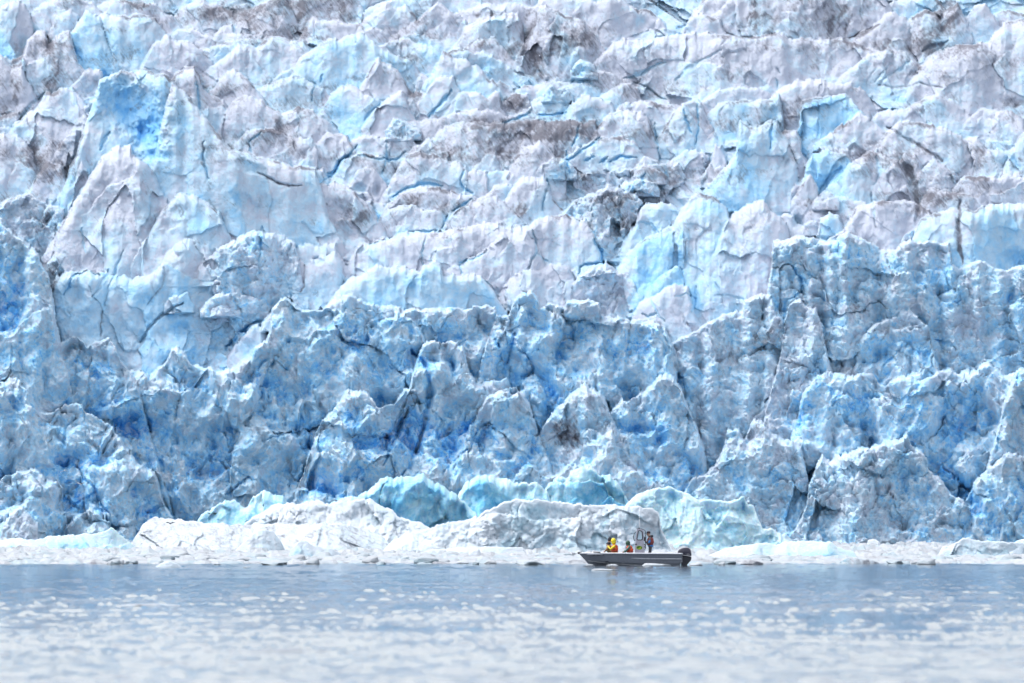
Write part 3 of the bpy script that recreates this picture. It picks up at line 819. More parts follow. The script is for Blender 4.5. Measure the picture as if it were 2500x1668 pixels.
spot(5, 760, 200, 120, 50, dirt=0.4)
spot(5, 1170, 130, 120, 20, dirt=0.5)
spot(5, 1830, 130, 130, 80, dirt=0.45)
spot(5, 700, 880, 130, 18, dirt=0.9, rot=5)
spot(5, 560, 780, 80, 90, blue=0.45, dent=0.7)
spot(5, 720, 770, 60, 60, blue=0.4, dent=0.6)
spot(5, 560, 1000, 120, 90, blue=0.45, dent=1.8)
spot(5, 1500, 970, 70, 110, blue=0.45, dent=1.0)
spot(5, 2040, 880, 130, 110, blue=0.55, dent=1.2)
spot(5, 1200, 960, 130, 120, blue=0.35, dent=0.6)
spot(5, 1420, 1320, 60, 70, blue=0.5, dent=0.8)
spot(5, 1530, 1450, 90, 90, dirt=0.75)
spot(5, 1620, 1280, 80, 90, dirt=0.35)
spot(5, 400, 1120, 120, 160, blue=0.25)
spot(5, 150, 900, 200, 120, blue=0.25)
spot(3, 490, 110, 34, 130, dirt=1.0)
spot(3, 600, 150, 55, 90, dirt=0.55)
spot(3, 990, 160, 25, 80, dirt=0.75)
spot(3, 1070, 150, 40, 110, dirt=0.8, rot=12)
spot(3, 1200, 90, 35, 130, dirt=0.9, rot=10)
spot(3, 1340, 300, 50, 50, dirt=0.6)
spot(3, 1740, 100, 90, 90, dirt=0.75, rot=-40)
spot(3, 1640, 250, 80, 80, dirt=0.5, blue=0.3)
spot(3, 1540, 280, 60, 60, dirt=0.4)
spot(3, 740, 740, 60, 30, dirt=0.85)
spot(3, 1740, 520, 90, 45, dirt=0.5, rot=30)
spot(3, 1010, 265, 70, 25, dirt=0.65)
spot(3, 440, 290, 130, 50, dirt=0.4)
spot(3, 430, 1080, 30, 110, dirt=0.55)
spot(3, 760, 1000, 50, 50, dirt=0.4)
spot(3, 830, 1290, 70, 30, dirt=0.8)
spot(3, 900, 1370, 90, 30, dirt=0.5, rot=-20)
spot(3, 1700, 1250, 130, 60, dirt=0.55)
spot(3, 1550, 1350, 40, 60, dirt=0.8)
spot(3, 1950, 1010, 110, 60, dirt=0.45, rot=30)
spot(3, 2160, 720, 70, 100, dirt=0.4)
spot(3, 2060, 1240, 80, 30, dirt=0.35)
spot(3, 1270, 980, 100, 25, dirt=0.5, rot=-10)
spot(3, 2140, 1060, 60, 60, blue=0.7, dent=0.8)
spot(3, 620, 1130, 180, 130, blue=0.35)
spot(3, 610, 740, 60, 90, blue=0.4, dent=0.4)
spot(3, 780, 1420, 35, 45, blue=0.8, dent=1.2)
spot(3, 980, 1530, 70, 20, blue=0.7, dent=0.8)
spot(3, 1700, 1450, 110, 80, blue=0.3)
spot(3, 2050, 1450, 140, 110, blue=0.35)
spot(6, 550, 850, 130, 120, dirt=0.5)
spot(6, 380, 950, 70, 70, dirt=0.5)
spot(6, 1000, 870, 70, 60, dirt=0.5)
spot(6, 1150, 640, 40, 90, dirt=0.55)
spot(6, 1700, 500, 80, 40, dirt=0.45)
spot(6, 1780, 660, 50, 60, dirt=0.4)
spot(6, 1050, 560, 160, 120, blue=0.25, dirt=0.2)
spot(6, 20, 400, 60, 130, blue=0.55, dent=0.9)
spot(6, 2180, 340, 60, 70, blue=0.7, dent=0.9, rot=-40)
spot(6, 900, 1040, 50, 80, blue=0.7, dent=1.1)
spot(6, 780, 1320, 90, 70, blue=0.6, dent=1.2)
spot(6, 1220, 1510, 70, 40, dirt=0.5, blue=0.7, dent=0.8)
spot(6, 1720, 1330, 70, 60, blue=0.5, dent=0.8)
spot(6, 1110, 1250, 120, 70, blue=0.25)
spot(6, 2100, 780, 110, 60, blue=0.45, dent=0.6)
spot(6, 540, 1440, 90, 50, dirt=0.45)
spot(4, 60, 950, 60, 50, blue=0.7, dent=1.0)
spot(4, 40, 650, 120, 160, blue=0.2)
spot(4, 340, 480, 60, 90, dirt=0.7)
spot(4, 270, 90, 90, 70, dirt=0.5)
spot(4, 1550, 1060, 65, 70, dirt=0.8)
spot(4, 1150, 790, 60, 50, blue=0.5, dent=0.8)
spot(4, 800, 480, 40, 25, blue=0.5, dirt=0.3)
spot(4, 1570, 930, 70, 60, blue=0.6, dent=0.7)
spot(4, 870, 1410, 130, 80, blue=0.7, dent=2.0)
spot(4, 1280, 1240, 70, 140, blue=0.5, dent=0.6)
spot(4, 960, 1270, 140, 60, blue=0.5, dent=0.9)
spot(4, 1900, 1000, 170, 130, blue=0.35)
spot(4, 2060, 1080, 90, 90, blue=0.45, dent=0.9)
spot(4, 1480, 760, 40, 90, dirt=0.3)
spot(4, 2330 - 300, 360, 30, 25, blue=0.8, dent=0.9)
spot(4, 2030, 560, 60, 40, dirt=0.5)
spot(7, 1000, 340, 100, 80, blue=0.55, dent=1.0)
spot(7, 1130, 530, 90, 60, blue=0.45, dent=0.6)
spot(7, 860, 120, 120, 80, blue=0.6, dent=1.2)
spot(7, 680, 730, 70, 50, blue=0.55, dent=0.7)
spot(7, 210, 690, 60, 40, blue=0.3)
spot(8, 1400, 260, 60, 120, dirt=0.35, blue=0.65, dent=1.2)
spot(8, 1620, 170, 90, 120, dirt=0.7)
spot(8, 1520, 240, 60, 60, dirt=0.5)
spot(8, 1300, 400, 120, 60, blue=0.55, dent=0.6)
spot(8, 900, 130, 200, 100, blue=0.3)
spot(8, 560, 200, 70, 160, blue=0.4, dent=0.8, rot=15)
spot(9, 880, 20, 110, 50, blue=0.5, dirt=0.2, dent=0.8)
spot(9, 1290, 220, 70, 50, blue=0.8, dirt=0.4, dent=1.2)
spot(9, 700, 660, 90, 90, blue=0.55, dent=0.8)
spot(9, 950, 660, 60, 50, dirt=0.7, blue=0.3)
spot(9, 600, 170, 90, 70, dirt=0.55)
spot(9, 830, 320, 50, 110, dirt=0.55)
spot(9, 1600, 480, 130, 160, blue=0.5, dent=0.8)
spot(9, 1760, 740, 80, 30, dirt=0.5)
spot(9, 2250, 650, 200, 200, blue=0.3)
spot(9, 2000, 150, 150, 100, blue=0.35, dent=0.6)
spot(9, 400, 420, 90, 60, blue=0.5, dent=0.5)

def row_beyond(y0, n, hpx, seed, x0=-330, x1=2830):
    """further serac rows outside the picture: above it and to both sides"""
    rnd = random.Random(seed)
    for i in range(n):
        cx = x0 + (x1 - x0) * (i + rnd.random() * 0.8) / n
        w = (x1 - x0) / n * rnd.uniform(0.8, 1.5); h = hpx * rnd.uniform(0.6, 1.3)
        b = y0 + rnd.uniform(-15, 15)
        p = [(cx - w * 0.6, b - h * 0.1), (cx - w * 0.35, b - h * rnd.uniform(0.5, 0.9)), (cx - w * 0.1, b - h), (cx + w * 0.15, b - h * rnd.uniform(0.75, 1)), (cx + w * 0.4, b - h * rnd.uniform(0.3, 0.7)), (cx + w * 0.6, b - h * 0.05)]
        serac(0, b, p, step=7.0, blue=0.15, dirt=0.2, marks=False)
row_beyond(-190, 8, 130, 2); row_beyond(-90, 9, 120, 3); row_beyond(0, 10, 90, 4)
for sx in (-420, 2520):
    for k, (y0, h, st, bl) in enumerate(((250, 210, 'slab', .12), (480, 230, 'slab', .15), (720, 260, 'slab', .25), (1335, 560, 'cliff', .45))):
        rnd = random.Random(sx + k)
        p = [(sx - 30 + i * 60, y0 - h * rnd.uniform(0.55, 1.0)) for i in range(8)]
        serac(0, y0, p, step=6.0, style=st, blue=bl, dirt=0.1, marks=False)

S = serac
# ======== upper left
S(1, 430, [(-60, 120), (0, 60), (60, 20), (90, -5), (150, 30), (190, 90), (215, 200), (230, 330)], blue=.18)
S(1, 260, [(200, 90), (290, 20), (360, -20), (500, -20), (590, 20), (640, 60)], blue=.15)
S(1, 240, [(620, 45), (680, 0), (760, -10), (850, 30), (960, 20), (1040, 70), (1110, 110), (1160, 180)], blue=.12)
S(1, 215, [(1110, 100), (1200, 20), (1300, -10), (1400, 40), (1500, 90), (1600, 50), (1700, -5), (1800, -30)], blue=.03, dirt=.28)
S(1, 255, [(1590, 110), (1640, 88), (1700, 80), (1800, 100), (1850, 180), (1870, 230)], blue=.08)
S(1, 235, [(1380, 205), (1430, 165), (1480, 150), (1490, 215)], blue=.03, white=.3)
S(1, 232, [(1505, 210), (1520, 140), (1560, 125), (1592, 160), (1600, 220)], blue=.03, white=.3)
S(1, 285, [(1950, 190), (1990, 115), (2080, 125), (2221, 140), (2300, 150)], blue=.06, dirt=.1)
S(1, 310, [(295, 270), (320, 190), (370, 110), (440, 70), (495, 110), (505, 170)], blue=.12)
S(1, 500, [(380, 300), (460, 190), (520, 110), (545, 70), (580, 92), (640, 108), (680, 230), (720, 320), (765, 420), (772, 480)], blue=.33, label="pointed pale blue ice blade rising above the deep blue hollow")
S(1, 460, [(625, 105), (680, 85), (760, 95), (900, 100), (980, 110), (1040, 180), (1090, 250), (1110, 330)], blue=.22)
S(1, 320, [(1080, 245), (1140, 200), (1230, 180), (1300, 215), (1370, 240), (1400, 205), (1450, 215), (1560, 225), (1680, 220), (1730, 250)], blue=.06, white=.2)
S(1, 490, [(880, 450), (930, 360), (990, 270), (1060, 240), (1140, 260), (1240, 285), (1300, 330), (1370, 420), (1390, 470)], blue=.06, dirt=.12)
S(1, 420, [(1290, 320), (1400, 290), (1450, 262), (1540, 255), (1700, 245)], blue=.25)
S(1, 570, [(1280, 470), (1370, 420), (1450, 350), (1530, 280), (1580, 282), (1640, 310), (1700, 250), (1780, 235), (1860, 250), (1940, 270), (2010, 340), (2060, 440)], blue=.15, dirt=.06)
S(1, 640, [(90, 440), (140, 380), (170, 250), (230, 205), (285, 195), (310, 275), (360, 240), (400, 200), (450, 205), (470, 310), (500, 410), (545, 445)], blue=.08, dirt=.38, label="grey silt streaked serac with black stains at the upper left")
S(1, 720, [(-60, 330), (0, 345), (20, 365), (60, 412), (100, 430), (140, 400), (170, 520)], blue=.04, dirt=.35)
S(1, 650, [(430, 570), (500, 500), (560, 440), (575, 428), (600, 445), (650, 460), (662, 520)], blue=.12, dirt=.15)
S(1, 840, [(-40, 760), (60, 730), (120, 720), (130, 770)], blue=.05, dirt=.25)
S(1, 1100, [(90, 800), (180, 720), (270, 650), (290, 600), (380, 572), (430, 560), (500, 620), (570, 700), (600, 760), (650, 880), (660, 980)], blue=.05, dirt=.22)
S(1, 935, [(190, 835), (220, 800), (265, 830), (272, 880)], blue=.05, white=.4, lean=.1)
S(1, 925, [(100, 845), (140, 850), (175, 900)], blue=.03, white=.3, lean=.1)
S(1, 1270, [(-50, 860), (0, 850), (80, 860), (160, 900), (215, 960), (230, 1080)], blue=.08, dirt=.2)
S(1, 1275, [(250, 1100), (310, 1040), (400, 1060), (422, 1140)], blue=.08, dirt=.3)
S(1, 1290, [(420, 1180), (440, 1060), (490, 1020), (560, 1000), (600, 1080)], blue=.45)
S(1, 1260, [(625, 560), (645, 500), (700, 482), (780, 455), (860, 465), (910, 440), (980, 455), (1050, 480), (1110, 520), (1160, 590), (1200, 660), (1260, 730), (1330, 800), (1360, 870), (1400, 880), (1420, 1000)], blue=.26, hollow=1.2, lean=.45, off=-5, label="blue domed serac with a vivid blue hollow under its brow")
S(1, 1010, [(1085, 520), (1140, 450), (1200, 420), (1240, 430), (1275, 490), (1290, 560), (1350, 600), (1430, 640), (1480, 740), (1530, 830), (1600, 970)], blue=.08)
S(1, 770, [(1350, 570), (1420, 490), (1490, 450), (1560, 490), (1620, 560), (1680, 640)], blue=.07, white=.1)
S(1, 720, [(1620, 570), (1740, 540), (1800, 500), (1900, 495), (2010, 530), (2060, 560), (2100, 610)], blue=.15, dirt=.08)
S(1, 1010, [(1480, 650), (1600, 600), (1700, 680), (1800, 720), (1900, 690), (2000, 700), (2100, 780), (2160, 830), (2190, 920)], blue=.04, dirt=.2)
S(1, 1090, [(1500, 910), (1580, 840), (1680, 820), (1800, 840), (1880, 880), (1990, 880), (2050, 960), (2080, 1050)], blue=.08)
S(1, 1215, [(1470, 990), (1480, 968), (1560, 970), (1650, 1010), (1750, 1020), (1850, 1050), (1920, 1080), (1960, 1085), (2020, 1080), (2060, 1065), (2070, 1120)], blue=.15, white=.15)
S(1, 1530, [(1340, 1210), (1370, 1140), (1430, 1090), (1500, 1065), (1540, 1085), (1640, 1130), (1740, 1170), (1850, 1190), (1920, 1190), (1940, 1300)], blue=.28, hollow=1.6, label="pale blue hollowed arch of ice under a scalloped ledge")
S(1, 1600, [(1915, 1110), (1960, 1085), (2020, 1082), (2050, 1100), (2060, 1250), (2100, 1380), (2160, 1440), (2221, 1500), (2320, 1540), (2400, 1568), (2470, 1620)], blue=.25)
S(1, 1010, [(640, 685), (700, 740), (780, 762), (840, 800), (870, 880), (920, 960), (940, 992)], blue=.12, off=-2)
S(1, 965, [(540, 690), (600, 640), (640, 662), (690, 780), (700, 850)], style='rubble', blue=.06, dirt=.35, off=-2)
S(1, 1270, [(915, 1010), (1000, 988), (1060, 990), (1100, 1040), (1150, 1090), (1250, 1070), (1320, 1150), (1350, 1220)], blue=.24, off=-2)
S(1, 1310, [(470, 1260), (490, 1100), (520, 1030), (555, 1080), (562, 1140)], blue=.06, white=.2, off=-2)
S(1, 1570, [(1720, 1440), (1800, 1400), (1880, 1410), (1930, 1470), (1960, 1540)], blue=.18)
S(1, 1600, [(1400, 1420), (1450, 1380), (1560, 1320), (1650, 1370), (1700, 1440), (1740, 1500)], blue=.2)
S(1, 1545, [(1080, 1280), (1150, 1225), (1220, 1240), (1300, 1290), (1400, 1350), (1420, 1400), (1440, 1470)], blue=.22, dirt=.12, off=-6)
S(1, 1600, [(20, 1300), (40, 1270), (100, 1260), (190, 1240), (260, 1280), (330, 1300), (400, 1340), (405, 1420)], style='rubble', blue=.12, dirt=.3)
S(1, 1760, [(320, 1568), (400, 1420), (470, 1300), (540, 1180), (620, 1060), (670, 985), (720, 950), (780, 940), (840, 928), (850, 990), (900, 1010), (960, 1080), (1010, 1150), (1020, 1200), (1060, 1260), (1080, 1400)], blue=.04, dirt=.03, lean=.38, label="tall white serac with a brown dirty cap at the left")
S(1, 1580, [(690, 1320), (760, 1240), (800, 1165), (850, 1210), (856, 1290)], blue=.1, off=-4)
# ======== upper middle
S(2, 145, [(-200, -40), (0, -30), (100, -40), (170, -30)], blue=.02, dirt=.45)
S(2, 130, [(190, 115), (240, 60), (330, 20), (440, -10), (560, 10), (600, 60)], blue=.22)
S(2, 250, [(220, 140), (300, 70), (370, 25), (440, 60), (500, 30), (560, 90), (575, 150)], blue=.1)
S(2, 225, [(-20, 140), (80, 130), (140, 160), (230, 210)], blue=.05, dirt=.2)
S(2, 268, [(205, 215), (290, 170), (350, 190), (415, 245)], blue=.08, dirt=.1)
S(2, 300, [(410, 230), (500, 170), (600, 100), (690, 20), (740, 40), (800, 80), (880, 130), (905, 210)], blue=.04, dirt=.22)
S(2, 90, [(600, 0), (640, -25), (800, -50), (1100, -60), (1320, -20)], blue=.1)
S(2, 270, [(840, 80), (930, 40), (960, 20), (1060, 25), (1150, 20), (1240, 30), (1340, 60), (1352, 110)], blue=.05, dirt=.2)
S(2, 430, [(880, 180), (960, 120), (1100, 92), (1220, 92), (1250, 170), (1265, 400)], blue=.03, dirt=.32)
S(2, 510, [(890, 290), (980, 250), (1060, 230), (1110, 290), (1180, 380), (1245, 430)], blue=.08, dirt=.3)
S(2, 460, [(1335, 130), (1350, 50), (1400, 45), (1500, 90), (1600, 120), (1660, 170), (1700, 220), (1735, 260)], blue=.08, dirt=.3)
S(2, 480, [(1340, 230), (1400, 220), (1500, 200), (1550, 190), (1562, 245), (1610, 300)], blue=.2, dirt=.25)
S(2, 260, [(1340, 10), (1400, -40), (1500, -20), (1700, 10), (1860, -10), (1950, 40), (2060, 80), (2120, 110), (2175, 200)], blue=.03, dirt=.1, lean=.45)
S(2, 490, [(1495, 475), (1540, 400), (1580, 330), (1610, 280), (1640, 310), (1648, 360)], blue=.22)
S(3, 570, [(-570, 480), (-500, 380), (-430, 300), (-380, 265), (-300, 250), (-220, 260), (-120, 240), (-20, 222), (60, 215), (170, 210), (300, 225), (480, 250), (540, 225), (640, 220), (740, 245), (850, 250), (960, 250), (1050, 245), (1150, 280), (1260, 310), (1320, 340)], blue=.05, dirt=.07, lean=.5, label="long smooth pale ice wall with a dirty crest at the upper right")
S(2, 335, [(430, 262), (500, 230), (580, 213), (650, 238), (720, 270), (748, 310)], blue=.3)
S(2, 510, [(330, 300), (420, 257), (520, 257), (620, 280), (700, 312), (745, 340)], blue=.28, dirt=.1)
S(2, 575, [(750, 330), (820, 310), (900, 320), (990, 345), (1050, 360), (1110, 390), (1160, 430), (1220, 470), (1290, 500), (1312, 535)], blue=.35, hollow=.8, label="smooth cyan curling ice wave in the middle of the upper glacier")
S(2, 710, [(690, 430), (740, 330), (800, 370), (880, 380), (950, 420), (985, 440), (1000, 480), (1080, 535)], blue=.18)
S(2, 640, [(-160, 360), (0, 252), (100, 240), (170, 215), (240, 215), (290, 270), (340, 310), (420, 350), (480, 370), (540, 380), (595, 480)], blue=.28, lean=.42)
S(2, 640, [(190, 580), (250, 480), (300, 380), (320, 362), (340, 385), (390, 395), (430, 430), (470, 500), (535, 590)], blue=.06, white=.15, off=-3, label="sharp white ice peak before a blue face, upper middle")
S(2, 610, [(560, 590), (570, 510), (600, 470), (640, 490), (662, 560)], blue=.05, white=.2)
S(2, 710, [(640, 560), (700, 500), (760, 490), (800, 483), (818, 540)], blue=.1, off=-2)
S(2, 810, [(-20, 670), (40, 580), (90, 540), (140, 540), (180, 560), (230, 590), (335, 630)], blue=.2)
S(2, 810, [(240, 785), (300, 700), (370, 640), (440, 600), (475, 588), (500, 650), (522, 715)], blue=.06, off=-2)
S(2, 770, [(500, 640), (560, 590), (620, 600), (660, 640), (664, 710)], blue=.1, dirt=.3)
S(2, 655, [(805, 590), (870, 530), (930, 545), (980, 530), (1060, 545), (1100, 513), (1140, 545), (1175, 565)], blue=.15)
S(2, 775, [(745, 745), (790, 650), (850, 590), (940, 590), (1020, 620), (1070, 592), (1095, 590), (1102, 690)], blue=.13, off=-1)
S(2, 730, [(1090, 680), (1110, 640), (1200, 600), (1250, 598), (1275, 595), (1290, 660)], blue=.1, dirt=.35)
S(2, 650, [(1180, 590), (1250, 550), (1350, 545), (1450, 520), (1560, 530), (1640, 530), (1720, 550), (1745, 590)], blue=.2)
S(2, 570, [(1570, 520), (1640, 470), (1700, 460), (1780, 455), (1850, 490), (1885, 525)], blue=.25)
S(2, 770, [(1275, 700), (1350, 640), (1430, 600), (1500, 590), (1545, 590), (1552, 690)], blue=.13)
S(2, 780, [(1545, 670), (1630, 600), (1720, 630), (1800, 640), (1825, 700)], blue=.17, off=-1)
S(2, 710, [(1735, 620), (1850, 540), (1930, 530), (1980, 560), (2005, 660)], blue=.17)
S(2, 760, [(2000, 640), (2060, 650), (2160, 670), (2221, 690), (2260, 720)], blue=.12, white=.2)
S(2, 1010, [(1735, 790), (1800, 722), (1900, 708), (2000, 720), (2050, 760), (2100, 900), (2130, 980)], blue=.04, dirt=.12)
S(2, 790, [(1840, 700), (1900, 660), (2000, 650), (2080, 650), (2110, 710)], blue=.1, white=.2)
S(2, 890, [(370, 860), (420, 790), (560, 770), (700, 760), (830, 720), (960, 700), (1050, 710), (1150, 740), (1270, 705)], blue=.06, dirt=.3)
S(2, 1110, [(690, 850), (800, 790), (940, 780), (1100, 790), (1300, 770), (1500, 770), (1600, 780), (1710, 765), (1740, 900)], blue=.03, dirt=.45, lean=.5, label="dark silt stained ice wall in the middle of the glacier")
S(2, 1130, [(1180, 1040), (1230, 960), (1300, 920), (1350, 900), (1390, 930), (1440, 990), (1485, 1085)], blue=.04, dirt=.15, off=-2)
S(2, 1150, [(1475, 1070), (1540, 1000), (1640, 930), (1740, 880), (1850, 880), (1950, 900), (2010, 990)], blue=.12, dirt=.1, lean=.5, label="cracked slab with deep blue slanting slots")
S(2, 1060, [(-60, 900), (0, 850), (60, 850), (120, 860), (145, 910)], blue=.05, dirt=.12)
S(2, 1020, [(140, 910), (200, 870), (300, 870), (372, 892)], blue=.1)
S(2, 1010, [(372, 905), (420, 880), (510, 868), (560, 910), (605, 935)], blue=.08, white=.25)
S(2, 1060, [(555, 930), (640, 890), (720, 930), (800, 980), (900, 1000), (955, 1015)], blue=.06, dirt=.08)
S(2, 1110, [(935, 1070), (1000, 1000), (1040, 968), (1100, 990), (1130, 1040), (1215, 1045)], blue=.07, dirt=.12)
S(2, 1130, [(45, 1110), (90, 1030), (160, 990), (240, 980), (320, 1000), (375, 1015)], blue=.14)
S(2, 1190, [(180, 1105), (250, 1068), (310, 1090), (352, 1150)], blue=.06, white=.25)
S(2, 1265, [(385, 1200), (440, 1080), (500, 1000), (560, 975), (660, 980), (740, 1010), (840, 1040), (885, 1085)], blue=.13, label="rounded pale ice dome above a blue arc crack")
S(2, 1260, [(865, 1220), (900, 1100), (960, 1080), (1010, 1090), (1015, 1200)], blue=.12)
S(2, 1220, [(1000, 1120), (1080, 1090), (1160, 1100), (1210, 1150)], blue=.15)
S(2, 1310, [(995, 1260), (1060, 1190), (1120, 1170), (1180, 1190), (1195, 1285)], blue=.06, dirt=.12)
S(2, 1420, [(1180, 1195), (1230, 1140), (1300, 1130), (1380, 1140), (1400, 1180), (1425, 1260), (1500, 1330)], blue=.08, white=.2)
S(2, 1430, [(395, 1300), (460, 1230), (560, 1200), (700, 1190), (800, 1220), (900, 1250), (985, 1275)], blue=.06, dirt=.3)
S(2, 1510, [(735, 1440), (800, 1360), (900, 1300), (990, 1260), (1070, 1250), (1130, 1300), (1230, 1400), (1310, 1450)], blue=.04, dirt=.12)
S(2, 1600, [(-120, 1160), (0, 1180), (60, 1160), (140, 1200), (200, 1260), (260, 1300), (330, 1400), (380, 1500)], blue=.03, dirt=.2, lean=.5)
S(2, 1480, [(335, 1410), (380, 1340), (480, 1310), (600, 1330), (725, 1355)], blue=.05, dirt=.15)
S(2, 1570, [(1400, 1420), (1500, 1360), (1600, 1260), (1700, 1230), (1800, 1180), (1900, 1230), (1965, 1245)], style='rubble', blue=.05, dirt=.3)
S(2, 1200, [(1470, 1180), (1560, 1120), (1700, 1110), (1850, 1100), (2000, 1060), (2150, 1050), (2230, 1080)], style='rubble', blue=.03, dirt=.38)
S(5, 480, [(200, 260), (420, 200), (560, 170), (700, 180), (850, 150), (1000, 120), (1150, 140), (1280, 130), (1400, 80), (1500, 60), (1640, 100), (1700, 200), (1750, 300), (1762, 380)], blue=.03, dirt=.12, lean=.55, label="broad cracked white ice slab behind the cliff edge")
S(5, 620, [(720, 420), (850, 370), (1000, 290), (1100, 190), (1180, 175), (1270, 180), (1320, 250)], blue=.04, lean=.5)
S(5, 660, [(1080, 560), (1140, 500), (1200, 440), (1250, 415), (1330, 430), (1400, 380), (1530, 390), (1560, 450), (1620, 540), (1650, 600)], blue=.06, white=.2, label="white angular ice block on the cliff edge")
S(5, 620, [(1600, 460), (1700, 390), (1780, 360), (1850, 420), (1950, 480), (1970, 560)], style='rubble', blue=.05, white=.2)
S(5, 330, [(1960, 120), (2000, 20), (2080, -20), (2200, -10), (2280, 60)], blue=.28)
S(5, 560, [(1900, 330), (1960, 270), (2060, 200), (2180, 140), (2260, 100)], blue=.4)
S(5, 740, [(1910, 700), (1960, 560), (2000, 510), (2070, 500), (2100, 470), (2221, 400), (2270, 420)], blue=.42)
S(5, 780, [(1940, 740), (1990, 620), (2060, 590), (2150, 540), (2221, 500), (2300, 520), (2340, 700)], blue=.06, white=.15, off=-2)
# ======== upper right
S(3, 255, [(190, -30), (450, -70), (900, -60), (1310, -50)], blue=.03, dirt=.12, lean=.4, label="smooth lavender back wall with dark vertical stains")
S(3, 240, [(220, 110), (320, 30), (400, -30), (470, -20)], blue=.05)
S(3, 225, [(35, 215), (70, 150), (110, 100), (170, 83), (220, 110), (280, 130), (305, 190)], blue=.1, off=-2)
S(3, 340, [(1140, 240), (1240, 180), (1300, 130), (1330, 80), (1380, 68), (1420, 100), (1470, 120), (1520, 160), (1570, 210)], blue=.03, dirt=.25, lean=.45)
S(3, 140, [(1300, 70), (1400, 0), (1500, -20), (1650, -30), (1710, 40)], blue=.25)
S(3, 350, [(1495, 120), (1580, 70), (1660, 70), (1740, 60), (1800, 20), (1830, 90)], blue=.12, dirt=.4)
S(3, 310, [(1730, 270), (1800, 150), (1880, 70), (1930, 30), (1980, 18), (2010, 80), (2050, 150), (2095, 195)], blue=.17)
S(3, 190, [(2000, 100), (2080, 60), (2150, 70), (2221, 90), (2300, 100)], blue=.12)
S(3, 720, [(1550, 420), (1620, 350), (1700, 320), (1800, 300), (1900, 280), (1990, 270), (2020, 220), (2100, 150), (2180, 133), (2260, 140), (2330, 200)], blue=.05, dirt=.16, lean=.5, label="large striated lavender ice slope at the right edge")
S(3, 390, [(1310, 340), (1360, 280), (1400, 238), (1440, 260), (1490, 330), (1535, 355)], blue=.1)
S(3, 570, [(1030, 520), (1100, 450), (1180, 380), (1260, 350), (1350, 330), (1450, 328), (1510, 370), (1570, 420)], blue=.12)
S(3, 520, [(965, 510), (1020, 420), (1080, 340), (1120, 370), (1145, 425)], blue=.12, off=1)
S(3, 770, [(610, 620), (680, 560), (760, 520), (850, 503), (960, 510), (1010, 540), (1100, 540), (1205, 580)], blue=.03, dirt=.08)
S(3, 860, [(215, 720), (280, 660), (400, 640), (530, 640), (600, 630), (655, 608), (680, 720), (692, 840)], blue=.32)
S(3, 930, [(785, 820), (808, 640), (860, 630), (960, 620), (1030, 605), (1080, 600), (1130, 640), (1170, 700), (1205, 740)], blue=.45, jag=.5, label="square light blue ice block among white seracs")
S(3, 700, [(160, 660), (210, 610), (280, 570), (400, 560), (560, 570), (620, 610)], blue=.12, white=.15)
S(3, 1010, [(880, 930), (1000, 840), (1100, 770), (1170, 720), (1220, 740), (1300, 820), (1380, 880), (1445, 970)], blue=.1, off=-1, label="triangular pale ice gable before the blue block")
S(3, 860, [(1270, 730), (1360, 690), (1440, 690), (1470, 700), (1540, 650), (1620, 605), (1680, 605), (1740, 630), (1830, 690), (1905, 770)], blue=.17, white=.1)
S(3, 810, [(1890, 730), (1960, 690), (2050, 700), (2100, 760)], blue=.05, white=.35)
S(3, 970, [(1995, 890), (2010, 780), (2050, 710), (2120, 690), (2180, 730), (2225, 790), (2260, 860)], blue=.12, dirt=.2)
S(3, 1140, [(1345, 840), (1420, 780), (1550, 785), (1680, 810), (1780, 840), (1850, 880), (1890, 960), (1980, 1000), (2085, 1060)], blue=.05, dirt=.12, lean=.5)
S(3, 1120, [(1790, 930), (1880, 880), (1920, 880), (1950, 920), (2000, 960), (2065, 1050)], blue=.05, dirt=.25)
S(3, 1090, [(1970, 960), (2100, 950), (2221, 965), (2280, 990)], blue=.2)
S(3, 970, [(-10, 720), (50, 660), (110, 640), (160, 660), (200, 730), (230, 800), (265, 890)], blue=.18)
S(3, 1320, [(50, 1360), (150, 1250), (250, 1130), (340, 1030), (380, 960), (395, 880), (388, 790), (410, 762), (450, 790), (500, 820), (560, 810), (610, 780), (645, 780), (660, 835), (720, 900), (780, 1040), (800, 1180)], blue=.27, lean=.42, label="twin horned blue mottled serac at the right")
S(3, 1070, [(645, 880), (700, 840), (770, 828), (800, 880), (805, 970)], blue=.06, dirt=.12, off=-3)
S(3, 1150, [(200, 1135), (230, 1000), (250, 920), (285, 940), (320, 1000), (316, 1060)], blue=.06, white=.25, off=-1)
S(3, 1130, [(-60, 1040), (30, 980), (130, 950), (210, 1000), (230, 1080)], blue=.05, dirt=.3, off=2)
S(3, 1275, [(815, 1120), (830, 1040), (870, 980), (960, 960), (1050, 970), (1105, 1010)], blue=.5)
S(3, 1280, [(798, 1190), (830, 1140), (870, 1128), (910, 1190), (915, 1245)], blue=.05, white=.45, lean=.1, off=-3, label="small white rounded block before the blue arch")
S(3, 1340, [(915, 1260), (980, 1180), (1060, 1100), (1120, 1030), (1200, 980), (1280, 968), (1350, 990), (1420, 1040), (1460, 1120), (1520, 1250), (1565, 1310)], blue=.04, dirt=.05, label="smooth white dome with a dirty right flank")
S(3, 1030, [(870, 980), (960, 930), (1080, 960), (1160, 923), (1280, 930), (1375, 955)], blue=.06, white=.4)
S(3, 1210, [(1550, 1100), (1640, 1008), (1700, 1050), (1780, 1100), (1790, 1170)], blue=.05, dirt=.2)
S(3, 1200, [(1440, 1010), (1470, 955), (1530, 985), (1560, 1060)], blue=.03, dirt=.35)
S(3, 1320, [(1770, 1210), (1820, 1140), (1950, 1130), (2100, 1130), (2221, 1130), (2290, 1140)], blue=.04, white=.25)
